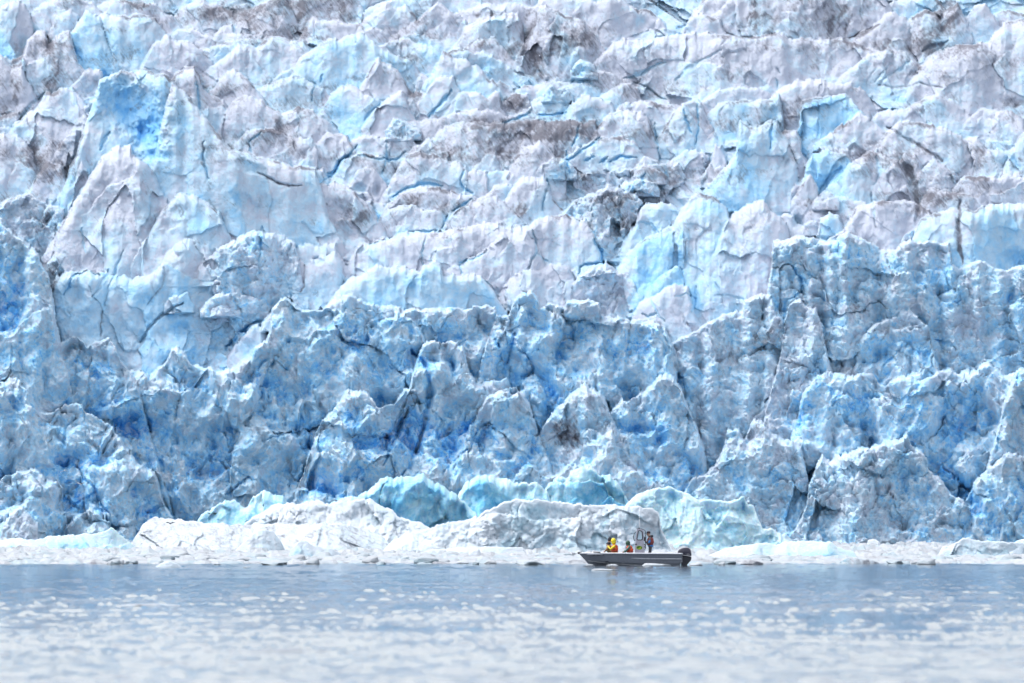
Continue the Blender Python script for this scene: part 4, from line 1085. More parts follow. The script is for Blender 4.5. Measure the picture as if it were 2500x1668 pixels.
S(3, 1320, [(1560, 1290), (1620, 1200), (1720, 1220), (1800, 1230), (1900, 1260)], blue=.04, dirt=.3, off=-1)
S(3, 1960, [(1560, 1400), (1680, 1340), (1800, 1342), (1900, 1340), (2000, 1310), (2100, 1300), (2221, 1300), (2300, 1320)], blue=.3, lean=.3, label="mottled blue ice wall split by a dirty vertical seam")
S(3, 1660, [(1150, 1320), (1260, 1290), (1400, 1280), (1500, 1290), (1610, 1340)], blue=.03, white=.1)
S(3, 1420, [(765, 1320), (840, 1270), (900, 1290), (1000, 1260), (1100, 1260), (1205, 1295)], blue=.05, dirt=.25)
S(3, 2000, [(240, 1600), (300, 1450), (360, 1370), (430, 1330), (490, 1300), (500, 1275), (560, 1278), (600, 1340), (700, 1420), (740, 1560), (720, 1700)], blue=.03, lean=.42, label="broad white upright ice slab right of the middle")
S(3, 1880, [(-10, 1420), (30, 1340), (90, 1270), (150, 1230), (250, 1260), (330, 1330), (360, 1450)], blue=.25)
S(3, 1560, [(900, 1490), (920, 1390), (970, 1358), (1040, 1380), (1068, 1440)], blue=.3, label="pale blue rounded lump on the rubble")
S(3, 1540, [(600, 1450), (650, 1390), (710, 1348), (750, 1370), (775, 1430), (830, 1455)], blue=.06, white=.35)
# ======== middle slope above the cliff
S(4, 1110, [(310, 520), (420, 430), (560, 420), (700, 440), (850, 470), (1000, 430), (1080, 300), (1180, 220), (1300, 260)], blue=.3, rough=1.2, lean=.35)
S(4, 1110, [(1170, 600), (1250, 400), (1400, 280), (1500, 220), (1620, 165), (1720, 180), (1820, 195), (1880, 240), (1900, 330), (1925, 460), (1990, 640), (2010, 700)], style='rubble', blue=.2, lean=.45, label="pale rubbly ice slope above the notch in the cliff")
S(4, 700, [(1890, 340), (1960, 380), (2040, 330), (2130, 308), (2180, 360), (2190, 480)], blue=.16)
S(4, 480, [(1890, 280), (1950, 250), (2060, 270), (2140, 240), (2150, 300)], blue=.12, white=.1)
S(4, 960, [(1500, 900), (1580, 790), (1640, 758), (1690, 790), (1720, 850)], blue=.12, off=-3)
S(4, 640, [(280, 520), (300, 380), (350, 340), (400, 400), (420, 500)], style='rubble', blue=.05, dirt=.5)

# ---- small shards and broken blocks lying between the large seracs
_rnd = random.Random(11)
for k in range(95):
    b = _rnd.uniform(120, 640) if k < 75 else _rnd.uniform(640, 800)
    x = _rnd.uniform(-20, 2520)
    if b < 380 and x > 1500: continue
    if 640 < b and (x < 130 or x > 700): continue
    w = _rnd.uniform(24, 85); h = w * _rnd.uniform(0.35, 0.85)
    n = _rnd.randint(3, 6)
    p = [(x + w * ((i + _rnd.uniform(-0.2, 0.2)) / (n - 1) - 0.5), b - h * (_rnd.uniform(0.45, 1.0) if 0 < i < n - 1 else _rnd.uniform(0.05, 0.5))) for i in range(n)]
    serac(0, b, p, name="ice_shard", style=_rnd.choice(['slab', 'slab', 'rubble']), blue=_rnd.uniform(0.0, 0.3), dirt=max(0, _rnd.uniform(-0.15, 0.25)), white=_rnd.uniform(0, 0.2), off=_rnd.uniform(-4, 2), lean=_rnd.uniform(0.15, 0.5), foot=25, marks=False)

# ---- the great smooth flank sweeping from the blue dome down to the middle
S(0, 662, [(420, 205), (450, 225), (480, 262), (520, 310), (560, 362), (600, 372), (660, 392), (720, 408), (770, 408), (788, 470), (806, 540), (850, 595), (905, 640), (930, 655)],
  blue=.2, D=918.6, lean=.32, rough=.6, hollow=1.0, jag=.6, foot=60, label="long smooth pale blue flank sweeping from the dome to the middle")
# ======== the calving face
def cliff(reg, base, pts, **kw):
    kw.setdefault("style", "cliff"); kw.setdefault("blue", .45); kw.setdefault("lean", .10); kw.setdefault("bulge", .3); kw.setdefault("foot", 45)
    kw["lean"] += 0.13
    return serac(reg, base, pts, name="ice_buttress", **kw)
def c5(pts): return [(800 + x / REG[5][2], 500 + y / REG[5][2]) for x, y in pts]
def c4(pts): return [(0 + x / REG[4][2], 500 + y / REG[4][2]) for x, y in pts]
def c6(pts): return [(1650 + x / REG[6][2], 500 + y / REG[6][2]) for x, y in pts]
def c7(pts): return [(0 + x / REG[7][2], 1000 + y / REG[7][2]) for x, y in pts]
def c8(pts): return [(800 + x / REG[8][2], 1000 + y / REG[8][2]) for x, y in pts]
def c9(pts): return [(1650 + x / REG[9][2], 1000 + y / REG[9][2]) for x, y in pts]
# second row, cyan crest behind the edge
serac(5, 680, [(20, 620), (80, 520), (170, 460), (250, 430), (310, 388), (350, 383), (400, 400), (480, 400), (540, 420), (600, 432), (620, 390), (660, 370), (690, 352), (720, 380), (735, 450), (800, 450), (900, 450), (980, 455), (1010, 490), (1060, 560)], name="ice_buttress", style='slab', blue=.30, D=904.5, lean=.25, crestwhite=.5, label="row of translucent cyan ice knobs on the cliff edge")
cliff(0, 1336, c4([(310, 1100), (350, 900), (400, 870), (460, 850), (490, 833), (520, 870), (560, 900), (610, 863), (700, 868), (730, 900), (750, 960), (780, 1020), (830, 1070), (870, 1150), (900, 1260)]), D=893, blue=.40, crestwhite=.5)
cliff(0, 1336, c4([(690, 1250), (740, 1120), (800, 1064), (830, 1070), (900, 1060), (960, 1090), (1030, 1040), (1070, 990), (1100, 920), (1130, 908), (1180, 940), (1210, 1000), (1280, 1040), (1340, 1040), (1380, 1080), (1440, 1050), (1500, 1030), (1540, 990), (1600, 980), (1640, 1060), (1700, 1150)]), D=896, blue=.40, crestwhite=.5, label="low saddle of the blue cliff with a small pale horn")
cliff(0, 1336, c4([(1480, 1150), (1540, 1010), (1600, 980), (1630, 900), (1700, 870), (1730, 800), (1740, 655), (1790, 610), (1810, 588), (1860, 630), (1950, 670), (2050, 680), (2120, 600), (2160, 580), (2230, 580), (2290, 600), (2400, 640), (2520, 660), (2620, 720), (2700, 830), (2740, 960)]), D=894, blue=.44, crestwhite=.45, label="tall blue ice cliff left of the middle")
cliff(0, 1336, c5([(250, 760), (330, 660), (420, 640), (500, 660), (640, 660), (800, 640), (900, 660), (1070, 650), (1090, 720), (1130, 860)]), D=896.5, blue=.40, crestwhite=.4)
cliff(0, 1336, c5([(1030, 800), (1080, 710), (1160, 700), (1190, 610), (1240, 560), (1300, 543), (1340, 590), (1350, 652), (1420, 630), (1510, 650), (1530, 600), (1620, 603), (1735, 620), (1745, 700), (1800, 710), (1900, 720), (1960, 740), (2080, 740), (2150, 770), (2200, 880), (2250, 1000)]), D=895, blue=.40, crestwhite=.5, label="blue ice cliff crowned by rounded pale knobs")
cliff(0, 1336, c5([(560, 1000), (585, 925), (620, 882), (700, 870), (800, 880), (870, 905), (880, 940), (900, 1060), (960, 1150), (1060, 1130), (1140, 1100), (1180, 1200), (1200, 1330)]), D=890.5, blue=.42, lean=.06, label="overhanging ice buttress with a brown stained ledge")
cliff(0, 1336, c5([(-60, 1400), (40, 1300), (130, 1180), (260, 1200), (330, 1290), (430, 1260), (500, 1180), (560, 1200), (590, 1290), (600, 1420)]), D=890.0, blue=.50)
cliff(0, 1336, c4([(-60, 90), (0, 125), (40, 150), (110, 200), (180, 260), (245, 310), (255, 360), (285, 420), (315, 470), (325, 560), (345, 700), (385, 880), (420, 1040)]), D=890.5, blue=.40, lean=.12, rough=.8, label="dark blue ice tower at the left edge")
cliff(0, 1336, c7([(-60, -170), (20, -170), (60, -190), (110, -195), (150, -180), (210, -90), (260, 0), (350, 10), (450, -40), (510, -50), (570, 0), (660, 50), (740, 110), (800, 180), (850, 270), (950, 370), (1020, 410), (1060, 480), (1090, 600)]), D=887.0, blue=.40, lean=.16, label="bulging blue ice mass low at the left")
cliff(0, 1336, c7([(-60, 500), (0, 470), (60, 430), (150, 420), (230, 403), (290, 450), (300, 492), (380, 480), (420, 520), (425, 620), (445, 720), (460, 800)]), D=883.5, blue=.25, lean=.2, label="low pale ice bluff at the waterline, far left")
cliff(7, 792, [(30, 780), (70, 710), (150, 668), (200, 720), (235, 770)], style='rubble', blue=.02, dirt=.3, D=880.5, lean=.3, step=2.0, label="small grey white ice lump stuck on the left bluff")
cliff(7, 900, [(435, 800), (520, 720), (600, 673), (660, 700), (745, 760), (790, 850)], D=884.5, blue=.22, lean=.3)
cliff(0, 1336, c5([(900, 1420), (980, 1300), (1050, 1200), (1130, 1180), (1200, 1160), (1280, 1260), (1330, 1400), (1360, 1500)]), D=888.5, blue=.42)
cliff(0, 1336, c5([(1340, 1500), (1400, 1380), (1480, 1280), (1560, 1200), (1640, 1158), (1730, 1210), (1780, 1300), (1850, 1450), (1930, 1600), (1990, 1700)]), D=887.5, style='rubble', blue=.25, dirt=.22, lean=.22, label="dirty rubble tongue running down the cliff behind the boat")
cliff(0, 1336, c5([(1700, 1420), (1800, 1330), (1900, 1260), (2000, 1200), (2080, 1150), (2160, 1090), (2240, 1150), (2300, 1300), (2360, 1450)]), D=889.5, blue=.40, lean=.2)
cliff(0, 1336, c8([(1180, 560), (1250, 470), (1350, 370), (1400, 380), (1440, 470), (1560, 430), (1650, 350), (1760, 240), (1870, 100), (1920, 150), (1960, 280), (2000, 380), (2100, 420), (2200, 470), (2300, 560)]), D=886.0, blue=.30, lean=.2)
# ---- right rubble mass
cliff(0, 1336, c6([(-160, 1000), (-60, 900), (0, 868), (100, 820), (200, 760), (300, 702), (420, 690), (440, 620), (540, 563), (620, 600), (640, 690), (700, 760), (780, 860), (860, 960)]), D=894.5, style='rubble', blue=.22, dirt=.2, lean=.2)
cliff(0, 1336, c6([(610, 420), (620, 240), (700, 225), (760, 200), (900, 220), (1000, 238), (1100, 180), (1200, 220), (1300, 280), (1370, 290), (1480, 250), (1500, 240), (1740, 240), (1760, 380), (1800, 420), (1840, 390), (1900, 360), (1940, 348), (2000, 370), (2040, 410), (2100, 420), (2150, 400), (2221, 388), (2300, 400), (2360, 470)]), D=897, style='rubble', blue=.30, dirt=.14, lean=.16, crestwhite=.4, label="broken rubble covered ice cliff at the right")
cliff(0, 1336, c6([(590, 700), (620, 480), (640, 400), (720, 380), (790, 470), (840, 620), (900, 700), (960, 840), (960, 1000)]), D=895.8, style='rubble', blue=.2, lean=.2)
cliff(0, 1336, c6([(680, 900), (700, 750), (720, 640), (800, 615), (880, 680), (930, 780), (960, 900)]), D=892.5, style='rubble', blue=.12, lean=.2)
cliff(0, 1336, c6([(1190, 850), (1280, 750), (1400, 720), (1490, 668), (1560, 720), (1620, 800), (1640, 900)]), D=893, blue=.25, lean=.25)
cliff(0, 1336, c6([(820, 1200), (900, 1100), (1000, 1060), (1100, 1100), (1250, 1060), (1330, 1160), (1400, 1120), (1470, 1100), (1540, 1130), (1700, 1060), (1880, 1080), (2000, 1000), (2100, 1100), (2221, 1050), (2300, 1080)]), D=891, blue=.42, lean=.15)
cliff(0, 1336, c6([(2120, 1200), (2170, 1060), (2200, 1040), (2260, 1060), (2330, 1100)]), D=888.0, blue=.3, lean=.05)
cliff(0, 1336, c9([(20, 600), (100, 480), (200, 430), (290, 330), (330, 260), (345, 150), (420, 128), (460, 200), (520, 78), (600, 90), (650, 170), (780, 220), (840, 260), (870, 400), (905, 520), (930, 700), (950, 800)]), D=886.5, style='rubble', blue=.27, dirt=.2, lean=.2, label="pale rubble headed buttress left of the round ice mass")
cliff(9, 930, [(800, 830), (840, 760), (880, 640), (900, 500), (950, 370), (990, 320), (1040, 360), (1150, 300), (1260, 250), (1400, 238), (1500, 220), (1560, 178), (1600, 240), (1690, 320), (1700, 400), (1800, 480), (1850, 560), (1950, 620), (1990, 700), (1995, 790), (2010, 860)], D=882.0, style='rubble', blue=.25, dirt=.1, lean=.24, rough=1.3, label="rounded white and blue ice mass with a pointed top at the right waterline")
cliff(0, 1336, c9([(1900, 700), (1960, 600), (2050, 450), (2150, 380), (2260, 300), (2350, 330), (2450, 400)]), D=886.5, blue=.5, lean=.12)
cliff(0, 1336, c9([(620, 900), (760, 840), (900, 800), (1200, 790), (1600, 790), (1900, 800), (2100, 830)]), D=884, blue=.6, lean=.1, rough=.6)

build_glacier()

# ---------------------------------------------------------------- water
def water_material():
    m, nt, b = new_mat("fjord_water")
    L = nt.links
    geo = N(nt, "ShaderNodeNewGeometry").outputs["Position"]
    b.inputs["Base Color"].default_value = (0.06, 0.08, 0.105, 1)
    b.inputs["Roughness"].default_value = 0.05
    b.inputs["IOR"].default_value = 1.333
    b.inputs["Specular IOR Level"].default_value = 0.5
    sml = noise_(nt, mapping_(nt, geo, (1.0, 0.8, 1.0)), 3.2, 4, 0.6, 0.2)
    L.new(bump_(nt, sml, 0.35, 0.03), b.inputs["Normal"])
    return m
def water_sheet():
    near = np.exp(np.arange(math.log(118), math.log(510), 0.0021))
    ys = np.concatenate([[-600, -100, 20, 70, 95, 108], near, np.arange(514, 900, 8.0), [1000, 2000, 6000]])
    us = np.concatenate([[-40, -8, -2, -1, -.4], np.linspace(-.086, .086, 360), [.4, 1, 2, 8, 40]])
    U, Y = np.meshgrid(us, ys)
    X = U * np.maximum(np.abs(Y), 100)
    # ripples die away towards the brash ice, which damps them; patches of calm and of ruffled water
    p1 = fbm(X / 14.0, Y / 34.0, 3, 301, 0.6); p2 = 1.15 * fbm(X / 5.0 + 9, Y / 7.0, 6, 311, 1.0)
    calm = smooth(345, 300, Y + 45 * p1)                    # 0 = sheltered, 1 = open
    q = 0.5 * p1 + 1.3 * p2 + 0.16 * smooth(300, 150, Y) + 0.40 * smooth(178, 140, Y) - 0.14
    amp = calm * (0.04 + (1.1 + 0.15 * smooth(230, 150, Y)) * smooth(-0.07, 0.09, q)) + (1 - calm) * (0.03 + 0.8 * smooth(0.22, 0.34, p2 + 0.25 * p1 + 0.12 * smooth(430, 340, Y)))
    amp = amp * smooth(0.2, 0.09, np.abs(U)) * smooth(80, 118, Y) * smooth(620, 500, Y)
    wx, wy = X + 0.4 * perlin(X / 2, Y / 2, 302), Y + 0.4 * perlin(X / 2 + 20, Y / 2, 303)
    h = 0.050 * fbm(wx / 5.0, wy / 3.2, 3, 304) + 0.030 * ridged(wx / 1.9, wy / 1.3, 3, 305) + 0.012 * perlin(wx / 0.6, wy / 0.55, 306)
    Z = h * amp * 1.55
    me = mesh_from_arrays("water", np.stack([X, Y, Z], -1).reshape(-1, 3), grid_faces(len(ys), len(us))[:, ::-1])
    tag(obj("water", me, water_material()), kind="structure")
water_sheet()

# ---------------------------------------------------------------- icebergs and floes
MAT_FLOE = ice_material("floe_ice", 0.7, top=(0.71, 0.75, 0.81, 1), mid=(0.58, 0.72, 0.82, 1), tint=(0.50, 0.71, 0.82, 1), deep=(0.22, 0.50, 0.68, 1), abyss=(0.08, 0.32, 0.58, 1))
MAT_CYAN = ice_material("clear_ice", 0.8, rough=0.35, sss=0.35, top=(0.74, 0.88, 0.92, 1), mid=(0.56, 0.80, 0.90, 1), tint=(0.38, 0.72, 0.90, 1), deep=(0.18, 0.55, 0.82, 1), abyss=(0.08, 0.40, 0.70, 1))
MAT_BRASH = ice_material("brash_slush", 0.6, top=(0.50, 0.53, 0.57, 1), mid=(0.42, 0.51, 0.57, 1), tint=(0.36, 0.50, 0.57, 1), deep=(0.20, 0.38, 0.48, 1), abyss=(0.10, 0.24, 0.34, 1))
BERGS = {}
def berg(name, reg, base, pts, label, cat, mat=MAT_FLOE, group=None, base_px=None, **kw):
    k = REG[reg]
    bpx = base_px if base_px is not None else k[1] + base / k[2]
    D = water_dist(bpx)
    P = to_px(reg, pts)
    kw.setdefault("step", 2.4); kw.setdefault("lean", .5); kw.setdefault("bulge", .35); kw.setdefault("foot", 9)
    kw.setdefault("thick", None); kw.setdefault("marks", False)
    B = blade_mesh(name, P, bpx, D=D, **kw)
    loc = (px2x(sum(p[0] for p in P) / len(P), D), D, 0.0)
    o = obj(name, blade_to_mesh(B, loc), mat, loc=loc)
    tag(o, label, cat, group)
    BERGS[label] = B
    return o
def r7(x): return x
berg("iceberg", 7, 0, [(1300, 800), (1320, 755), (1370, 700), (1440, 650), (1520, 612), (1590, 618), (1625, 662), (1650, 665), (1700, 600), (1780, 538), (1830, 570), (1900, 590), (1950, 640), (2000, 720)],
     "clear cyan iceberg with a sharp peak behind the white floe, left", "iceberg", MAT_CYAN, base_px=1337, style='slab', blue=.44, lean=.45, rough=1.4, jag=1.6, crestwhite=.4)
berg("iceberg", 8, 0, [(-40, 660), (20, 630), (120, 590), (260, 560), (330, 500), (400, 455), (450, 462), (520, 450), (590, 450), (640, 428), (680, 470), (720, 505), (740, 490), (800, 530), (850, 560), (900, 600), (960, 650), (1010, 720)],
     "large clear cyan iceberg with a ragged top, left of the middle", "iceberg", MAT_CYAN, base_px=1338, style='slab', blue=.48, lean=.5, rough=1.6, jag=1.7, crestwhite=.45)
berg("iceberg", 8, 0, [(850, 600), (900, 545), (930, 490), (990, 460), (1060, 423), (1120, 460), (1200, 470), (1280, 490), (1360, 490), (1430, 510), (1470, 540), (1510, 610)],
     "shell shaped pale cyan iceberg in the middle of the cyan row", "iceberg", MAT_CYAN, base_px=1337, style='slab', blue=.42, lean=.4, rough=1.6, jag=1.7, crestwhite=.5)
berg("iceberg", 8, 0, [(1450, 580), (1490, 500), (1560, 465), (1630, 450), (1642, 400), (1700, 393), (1770, 393), (1830, 430), (1870, 460), (1920, 433), (1960, 490), (2000, 570), (2035, 640)],
     "tall cyan iceberg with slanting layers behind the white berg and boat", "iceberg", MAT_CYAN, base_px=1336, style='slab', blue=.46, lean=.35, rough=1.6, jag=1.7, crestwhite=.4)
berg("iceberg", 8, 0, [(2010, 640), (2100, 570), (2200, 530), (2300, 518), (2350, 540), (2400, 560), (2460, 575), (2510, 610), (2600, 605), (2690, 620), (2750, 615), (2815, 588), (2826, 640), (2880, 640), (2905, 720), (2940, 800), (3000, 810), (3070, 850), (3090, 835), (3140, 880)],
     "broad pale iceberg with a dark dirty seam, right of the boat", "iceberg", MAT_CYAN, base_px=1349, style='cliff', blue=.32, lean=.35, rough=.6, crestwhite=.6)
berg("iceberg", 8, 0, [(980, 780), (1010, 725), (1060, 690), (1150, 640), (1250, 608), (1330, 603), (1450, 610), (1560, 620), (1700, 640), (1800, 645), (1900, 640), (2000, 650), (2100, 655), (2200, 668), (2240, 690), (2255, 800), (2300, 900), (2340, 960)],
     "big white snowy iceberg directly behind the boat", "iceberg", MAT_FLOE, base_px=1352, style='rubble', blue=.14, lean=.62, rough=.95, crestwhite=.8)
berg("ice_floe", 7, 0, [(1640, 770), (1750, 690), (1850, 640), (1960, 622), (2000, 640), (2130, 603), (2200, 640), (2290, 615), (2400, 610), (2480, 595), (2560, 640), (2630, 670), (2690, 720), (2770, 750), (2850, 770), (2920, 810)],
     "white rubbly ice hill rising from the floe before the cyan bergs", "ice floe", MAT_FLOE, base_px=1345, style='rubble', blue=.0, lean=1.3, rough=.9, white=.3)
berg("ice_floe", 7, 0, [(880, 900), (930, 800), (950, 760), (1020, 723), (1100, 735), (1190, 745), (1300, 760), (1500, 770), (1700, 772), (1900, 775), (2100, 772), (2300, 770), (2420, 790), (2560, 840), (2620, 900)],
     "long low white floe with thin grey layers, left", "ice floe", MAT_FLOE, base_px=1349, style='slab', blue=.0, dirt=.34, lean=2.2, rough=.6, white=.35)
berg("ice_floe", 8, 0, [(380, 940), (430, 890), (520, 850), (620, 815), (750, 780), (900, 745), (1000, 725), (1120, 800), (1260, 880), (1330, 930)],
     "white sloping ice shoulder left of the snowy iceberg", "ice floe", MAT_FLOE, base_px=1352, style='rubble', blue=.06, lean=.9, rough=.9, white=.2)
berg("iceberg", 7, 965, [(-60, 900), (0, 885), (60, 870), (150, 868), (250, 880), (330, 850), (430, 850), (560, 840), (680, 830), (750, 800), (800, 840), (860, 890), (905, 925)],
     "low pale cyan iceberg with a peak at its right end, far left", "iceberg", MAT_CYAN, style='slab', blue=.2, lean=.8, rough=.5, crestwhite=.8)
berg("iceberg", 7, 950, [(890, 935), (960, 880), (1040, 838), (1090, 870), (1135, 915)], "small pale cyan berg with a rounded peak before the layered floe", "iceberg", MAT_CYAN, style='slab', blue=.18, rough=.4, crestwhite=.6)
berg("iceberg", 7, 948, [(1180, 915), (1200, 860), (1250, 833), (1300, 845), (1330, 880), (1338, 925)], "rounded bluish white ice lump before the layered floe", "iceberg", style='slab', blue=.16, rough=.35, crestwhite=.4)
berg("iceberg", 7, 972, [(1590, 950), (1640, 900), (1700, 840), (1780, 798), (1850, 830), (1900, 900), (1925, 955)], "white dome of ice with a grey right flank before the floe", "iceberg", style='rubble', blue=.08, dirt=.12, rough=.4, white=.2)
berg("iceberg", 7, 905, [(1820, 830), (1880, 755), (1940, 785), (1990, 798), (2060, 818), (2080, 860)], "smooth pale blue lump lying on the long floe", "iceberg", style='slab', blue=.2, rough=.35)
berg("iceberg", 7, 1003, [(1960, 960), (2000, 900), (2060, 880), (2110, 920), (2200, 930), (2295, 965)], "cluster shaped pale berg at the foot of the long floe", "iceberg", style='slab', blue=.16, rough=.5, crestwhite=.6)
berg("ice_floe", 9, 1008, [(200, 995), (330, 940), (430, 920), (540, 905), (640, 900), (670, 918), (760, 890), (850, 885), (950, 890), (1050, 890), (1100, 930), (1210, 960)], "long smooth pale cyan floe right of the outboard motor", "ice floe", MAT_CYAN, style='slab', blue=.12, lean=1.0, rough=.5, crestwhite=.9)
berg("iceberg", 9, 998, [(1780, 975), (1800, 930), (1880, 910), (1950, 863), (2030, 880), (2080, 895), (2180, 888), (2270, 895), (2400, 900)], "grey blue blocky berg at the right edge", "iceberg", style='cliff', blue=.34, dirt=.1, rough=.4, crestwhite=.6)
berg("iceberg", 9, 940, [(2250, 920), (2320, 880), (2400, 868), (2480, 880)], "small translucent berg cut by the right edge of the picture", "iceberg", MAT_CYAN, style='slab', blue=.25, rough=.4)
berg("iceberg", 9, 930, [(1290, 915), (1300, 880), (1350, 872), (1382, 900)], "single small white ice knob before the right cliff", "iceberg", style='rubble', blue=.02, rough=.3, white=.5)
berg("ice_floe", 9, 1040, [(1105, 1034), (1150, 1004), (1250, 1004), (1330, 1018), (1378, 1035)], "dirty grey brown wet floe right of the boat", "ice floe", style='slab', blue=.1, dirt=.55, rough=.4, crestwhite=0)
berg("ice_floe", 7, 1063, [(1055, 1058), (1100, 1030), (1140, 1018), (1190, 1035), (1222, 1059)], "small white floe alone on open water at the left", "ice floe", style='slab', blue=.03, rough=.3, white=.5)
berg("ice_floe", 8, 985, [(585, 978), (700, 945), (900, 930), (1100, 923), (1320, 930), (1340, 968)], "long low bluish floe before the snowy iceberg", "ice floe", style='slab', blue=.14, lean=1.2, rough=.5, crestwhite=.5)
berg("iceberg", 8, 1008, [(930, 1002), (980, 950), (1020, 938), (1048, 1000)], "small grey angular ice block in the brash", "iceberg", style='slab', blue=.1, dirt=.2, rough=.4)
berg("ice_floe", 8, 972, [(455, 968), (480, 944), (540, 965), (620, 940), (660, 968)], "pair of thin white ice fins in the brash", "ice floe", style='slab', blue=.1, rough=.4, crestwhite=.7)
berg("ice_floe", 8, 952, [(380, 945), (440, 905), (540, 895), (660, 915), (720, 945)], "low grey floe front under the white shoulder", "ice floe", style='rubble', blue=.12, dirt=.18, rough=.4)  # greyer patches mixed into the ice colour
berg("iceberg", 8, 925, [(1835, 925), (1845, 905), (1870, 898), (1890, 915)], "tiny round ice ball beside the seated people", "iceberg", style='slab', blue=.05, rough=.3, white=.3)

# ---- brash ice: the carpet of slush and small bits
def brash():
    ys = 1.0 / np.linspace(1 / 497.0, 1 / 884.0, 220)
    us = np.linspace(-.072, .072, 680)
    U, Y = np.meshgrid(us, ys); X = U * Y
    wx, wy = X + 0.5 * fbm(X / 2, Y / 3, 2, 401), Y + 1.0 * fbm(X / 2 + 9, Y / 3, 2, 402)
    f1, f2, r1, r2, r3, ox, oy = cells(wx / 1.5, wy / 3.2, 403)
    g1, g2, q1, q2, q3, qx, qy = cells(wx / 0.5, wy / 1.2, 404)
    h = 0.40 * (r1 - 0.40) + 0.30 * smooth(0.0, 0.35, f2 - f1) - 0.22 + 0.20 * (q1 - 0.4) - 0.15 * g1
    h = h + 0.45 * fbm(X / 7, Y / 22, 4, 405)
    edge = smooth(498, 512, Y + 7 * fbm(X / 5, Y / 30, 3, 406))
    far = smooth(520, 700, Y)
    h = np.where(h > 0, h * (0.55 + 0.7 * far), h)
    h = h - 0.7 * (1 - edge)
    h = np.clip(h, -0.25, 0.9) + 0.02
    me = mesh_from_arrays("brash_ice", np.stack([X, Y, h], -1).reshape(-1, 3), grid_faces(len(ys), len(us))[:, ::-1])
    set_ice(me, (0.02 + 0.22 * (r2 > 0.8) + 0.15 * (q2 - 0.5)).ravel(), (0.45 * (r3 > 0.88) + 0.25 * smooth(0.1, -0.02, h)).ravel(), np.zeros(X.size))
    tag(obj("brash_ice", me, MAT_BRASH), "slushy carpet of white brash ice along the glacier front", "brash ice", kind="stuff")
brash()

# ---- loose chunks: eight shapes, copied
def chunk_mesh(seed):
    bm = bmesh.new()
    bmesh.ops.create_icosphere(bm, subdivisions=3, radius=1.0)
    me = bpy.data.meshes.new("ice_chunk"); bm.to_mesh(me); bm.free()
    v = np.empty(len(me.vertices) * 3, np.float32); me.vertices.foreach_get("co", v); v = v.reshape(-1, 3)
    rs = np.random.RandomState(seed)
    for _ in range(9):                                       # cut flat faces
        nrm = rs.normal(size=3); nrm /= np.linalg.norm(nrm)
        d = v @ nrm; c = rs.uniform(0.45, 0.8)
        v = v - np.clip(d - c, 0, None)[:, None] * nrm[None, :] * 0.92
    v = v * (1 + 0.16 * fbm(v[:, 0] * 1.7 + seed * 3, v[:, 1] * 1.7 + v[:, 2] * 1.3, 3, seed)[:, None])
    me.vertices.foreach_set("co", v.ravel().astype(np.float32)); me.update()
    me.polygons.foreach_set("use_smooth", np.ones(len(me.polygons), bool))
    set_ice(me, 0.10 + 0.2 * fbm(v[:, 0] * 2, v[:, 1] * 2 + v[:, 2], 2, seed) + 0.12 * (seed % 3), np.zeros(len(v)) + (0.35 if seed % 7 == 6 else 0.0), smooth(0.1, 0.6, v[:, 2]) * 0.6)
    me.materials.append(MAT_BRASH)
    return me
CHUNKS = [chunk_mesh(k) for k in range(8)]
_r = random.Random(5)
def chunk(px, py, w, h, label, group, k=None, name="ice_chunk", cat="ice chunk"):
    D = water_dist(py)
    m = D / F
    o = bpy.data.objects.new(name, CHUNKS[_r.randrange(8) if k is None else k])
    col.objects.link(o)
    o.location = (px2x(px, D), D, h * m * 0.18)
    o.scale = (w * m / 2, max(w * m / 2 * 1.2, 0.3), h * m * 0.72)
    o.rotation_euler.z = _r.uniform(-0.5, 0.5)
    tag(o, label, cat, group)
    return o
n = 0
while n < 140:
    py = 1346 + 34 * _r.random() ** 0.8
    px = _r.uniform(-20, 2520)
    if 1395 < px < 1700 and py > 1366: continue
    s = (0.5 + 1.0 * (py - 1340) / 40)
    w = _r.uniform(14, 60) * s; h = w * _r.uniform(0.16, 0.45)
    seg = ("below the far left cyan berg", "before the layered white floe", "before the white sloping shoulder", "before the snowy iceberg",
           "beyond the boat", "right of the outboard motor", "below the right ice cliff", "near the right edge")[sum(px > q for q in (320, 950, 1180, 1400, 1700, 1950, 2300))]
    row = "at the open water edge" if py > 1371 else ("amid the slush" if py > 1358 else "far back in the slush")
    siz = "wide flat" if w > 62 else ("medium" if w > 34 else "little")
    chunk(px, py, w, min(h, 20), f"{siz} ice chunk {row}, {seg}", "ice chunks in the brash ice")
    n += 1
for px, py, w, h, lb in ((530, 1379, 24, 4, "thin white ice sliver right of the lone floe"), (604, 1386.5, 20, 5, "little ice bit on open water below the long floe"),
                         (1470, 1393, 80, 6, "flat white ice sheet on the water in front of the boat"), (1496, 1381.5, 34, 6, "low ice bit against the hull near the bow"),
                         (1595, 1381.5, 84, 8, "low long ice bit against the hull amidships"), (1695, 1381, 40, 7, "ice bit beside the outboard motor"),
                         (1438, 1381.2, 26, 5, "ice bit under the bow of the boat"),
                         (345, 1481, 190, 8, "blurred pale floe in the near water at the left"), (640, 1509, 80, 5, "blurred small floe in the near water left of the middle")):
    chunk(px, py, w, h, lb, None, name="ice_floe", cat="ice floe")

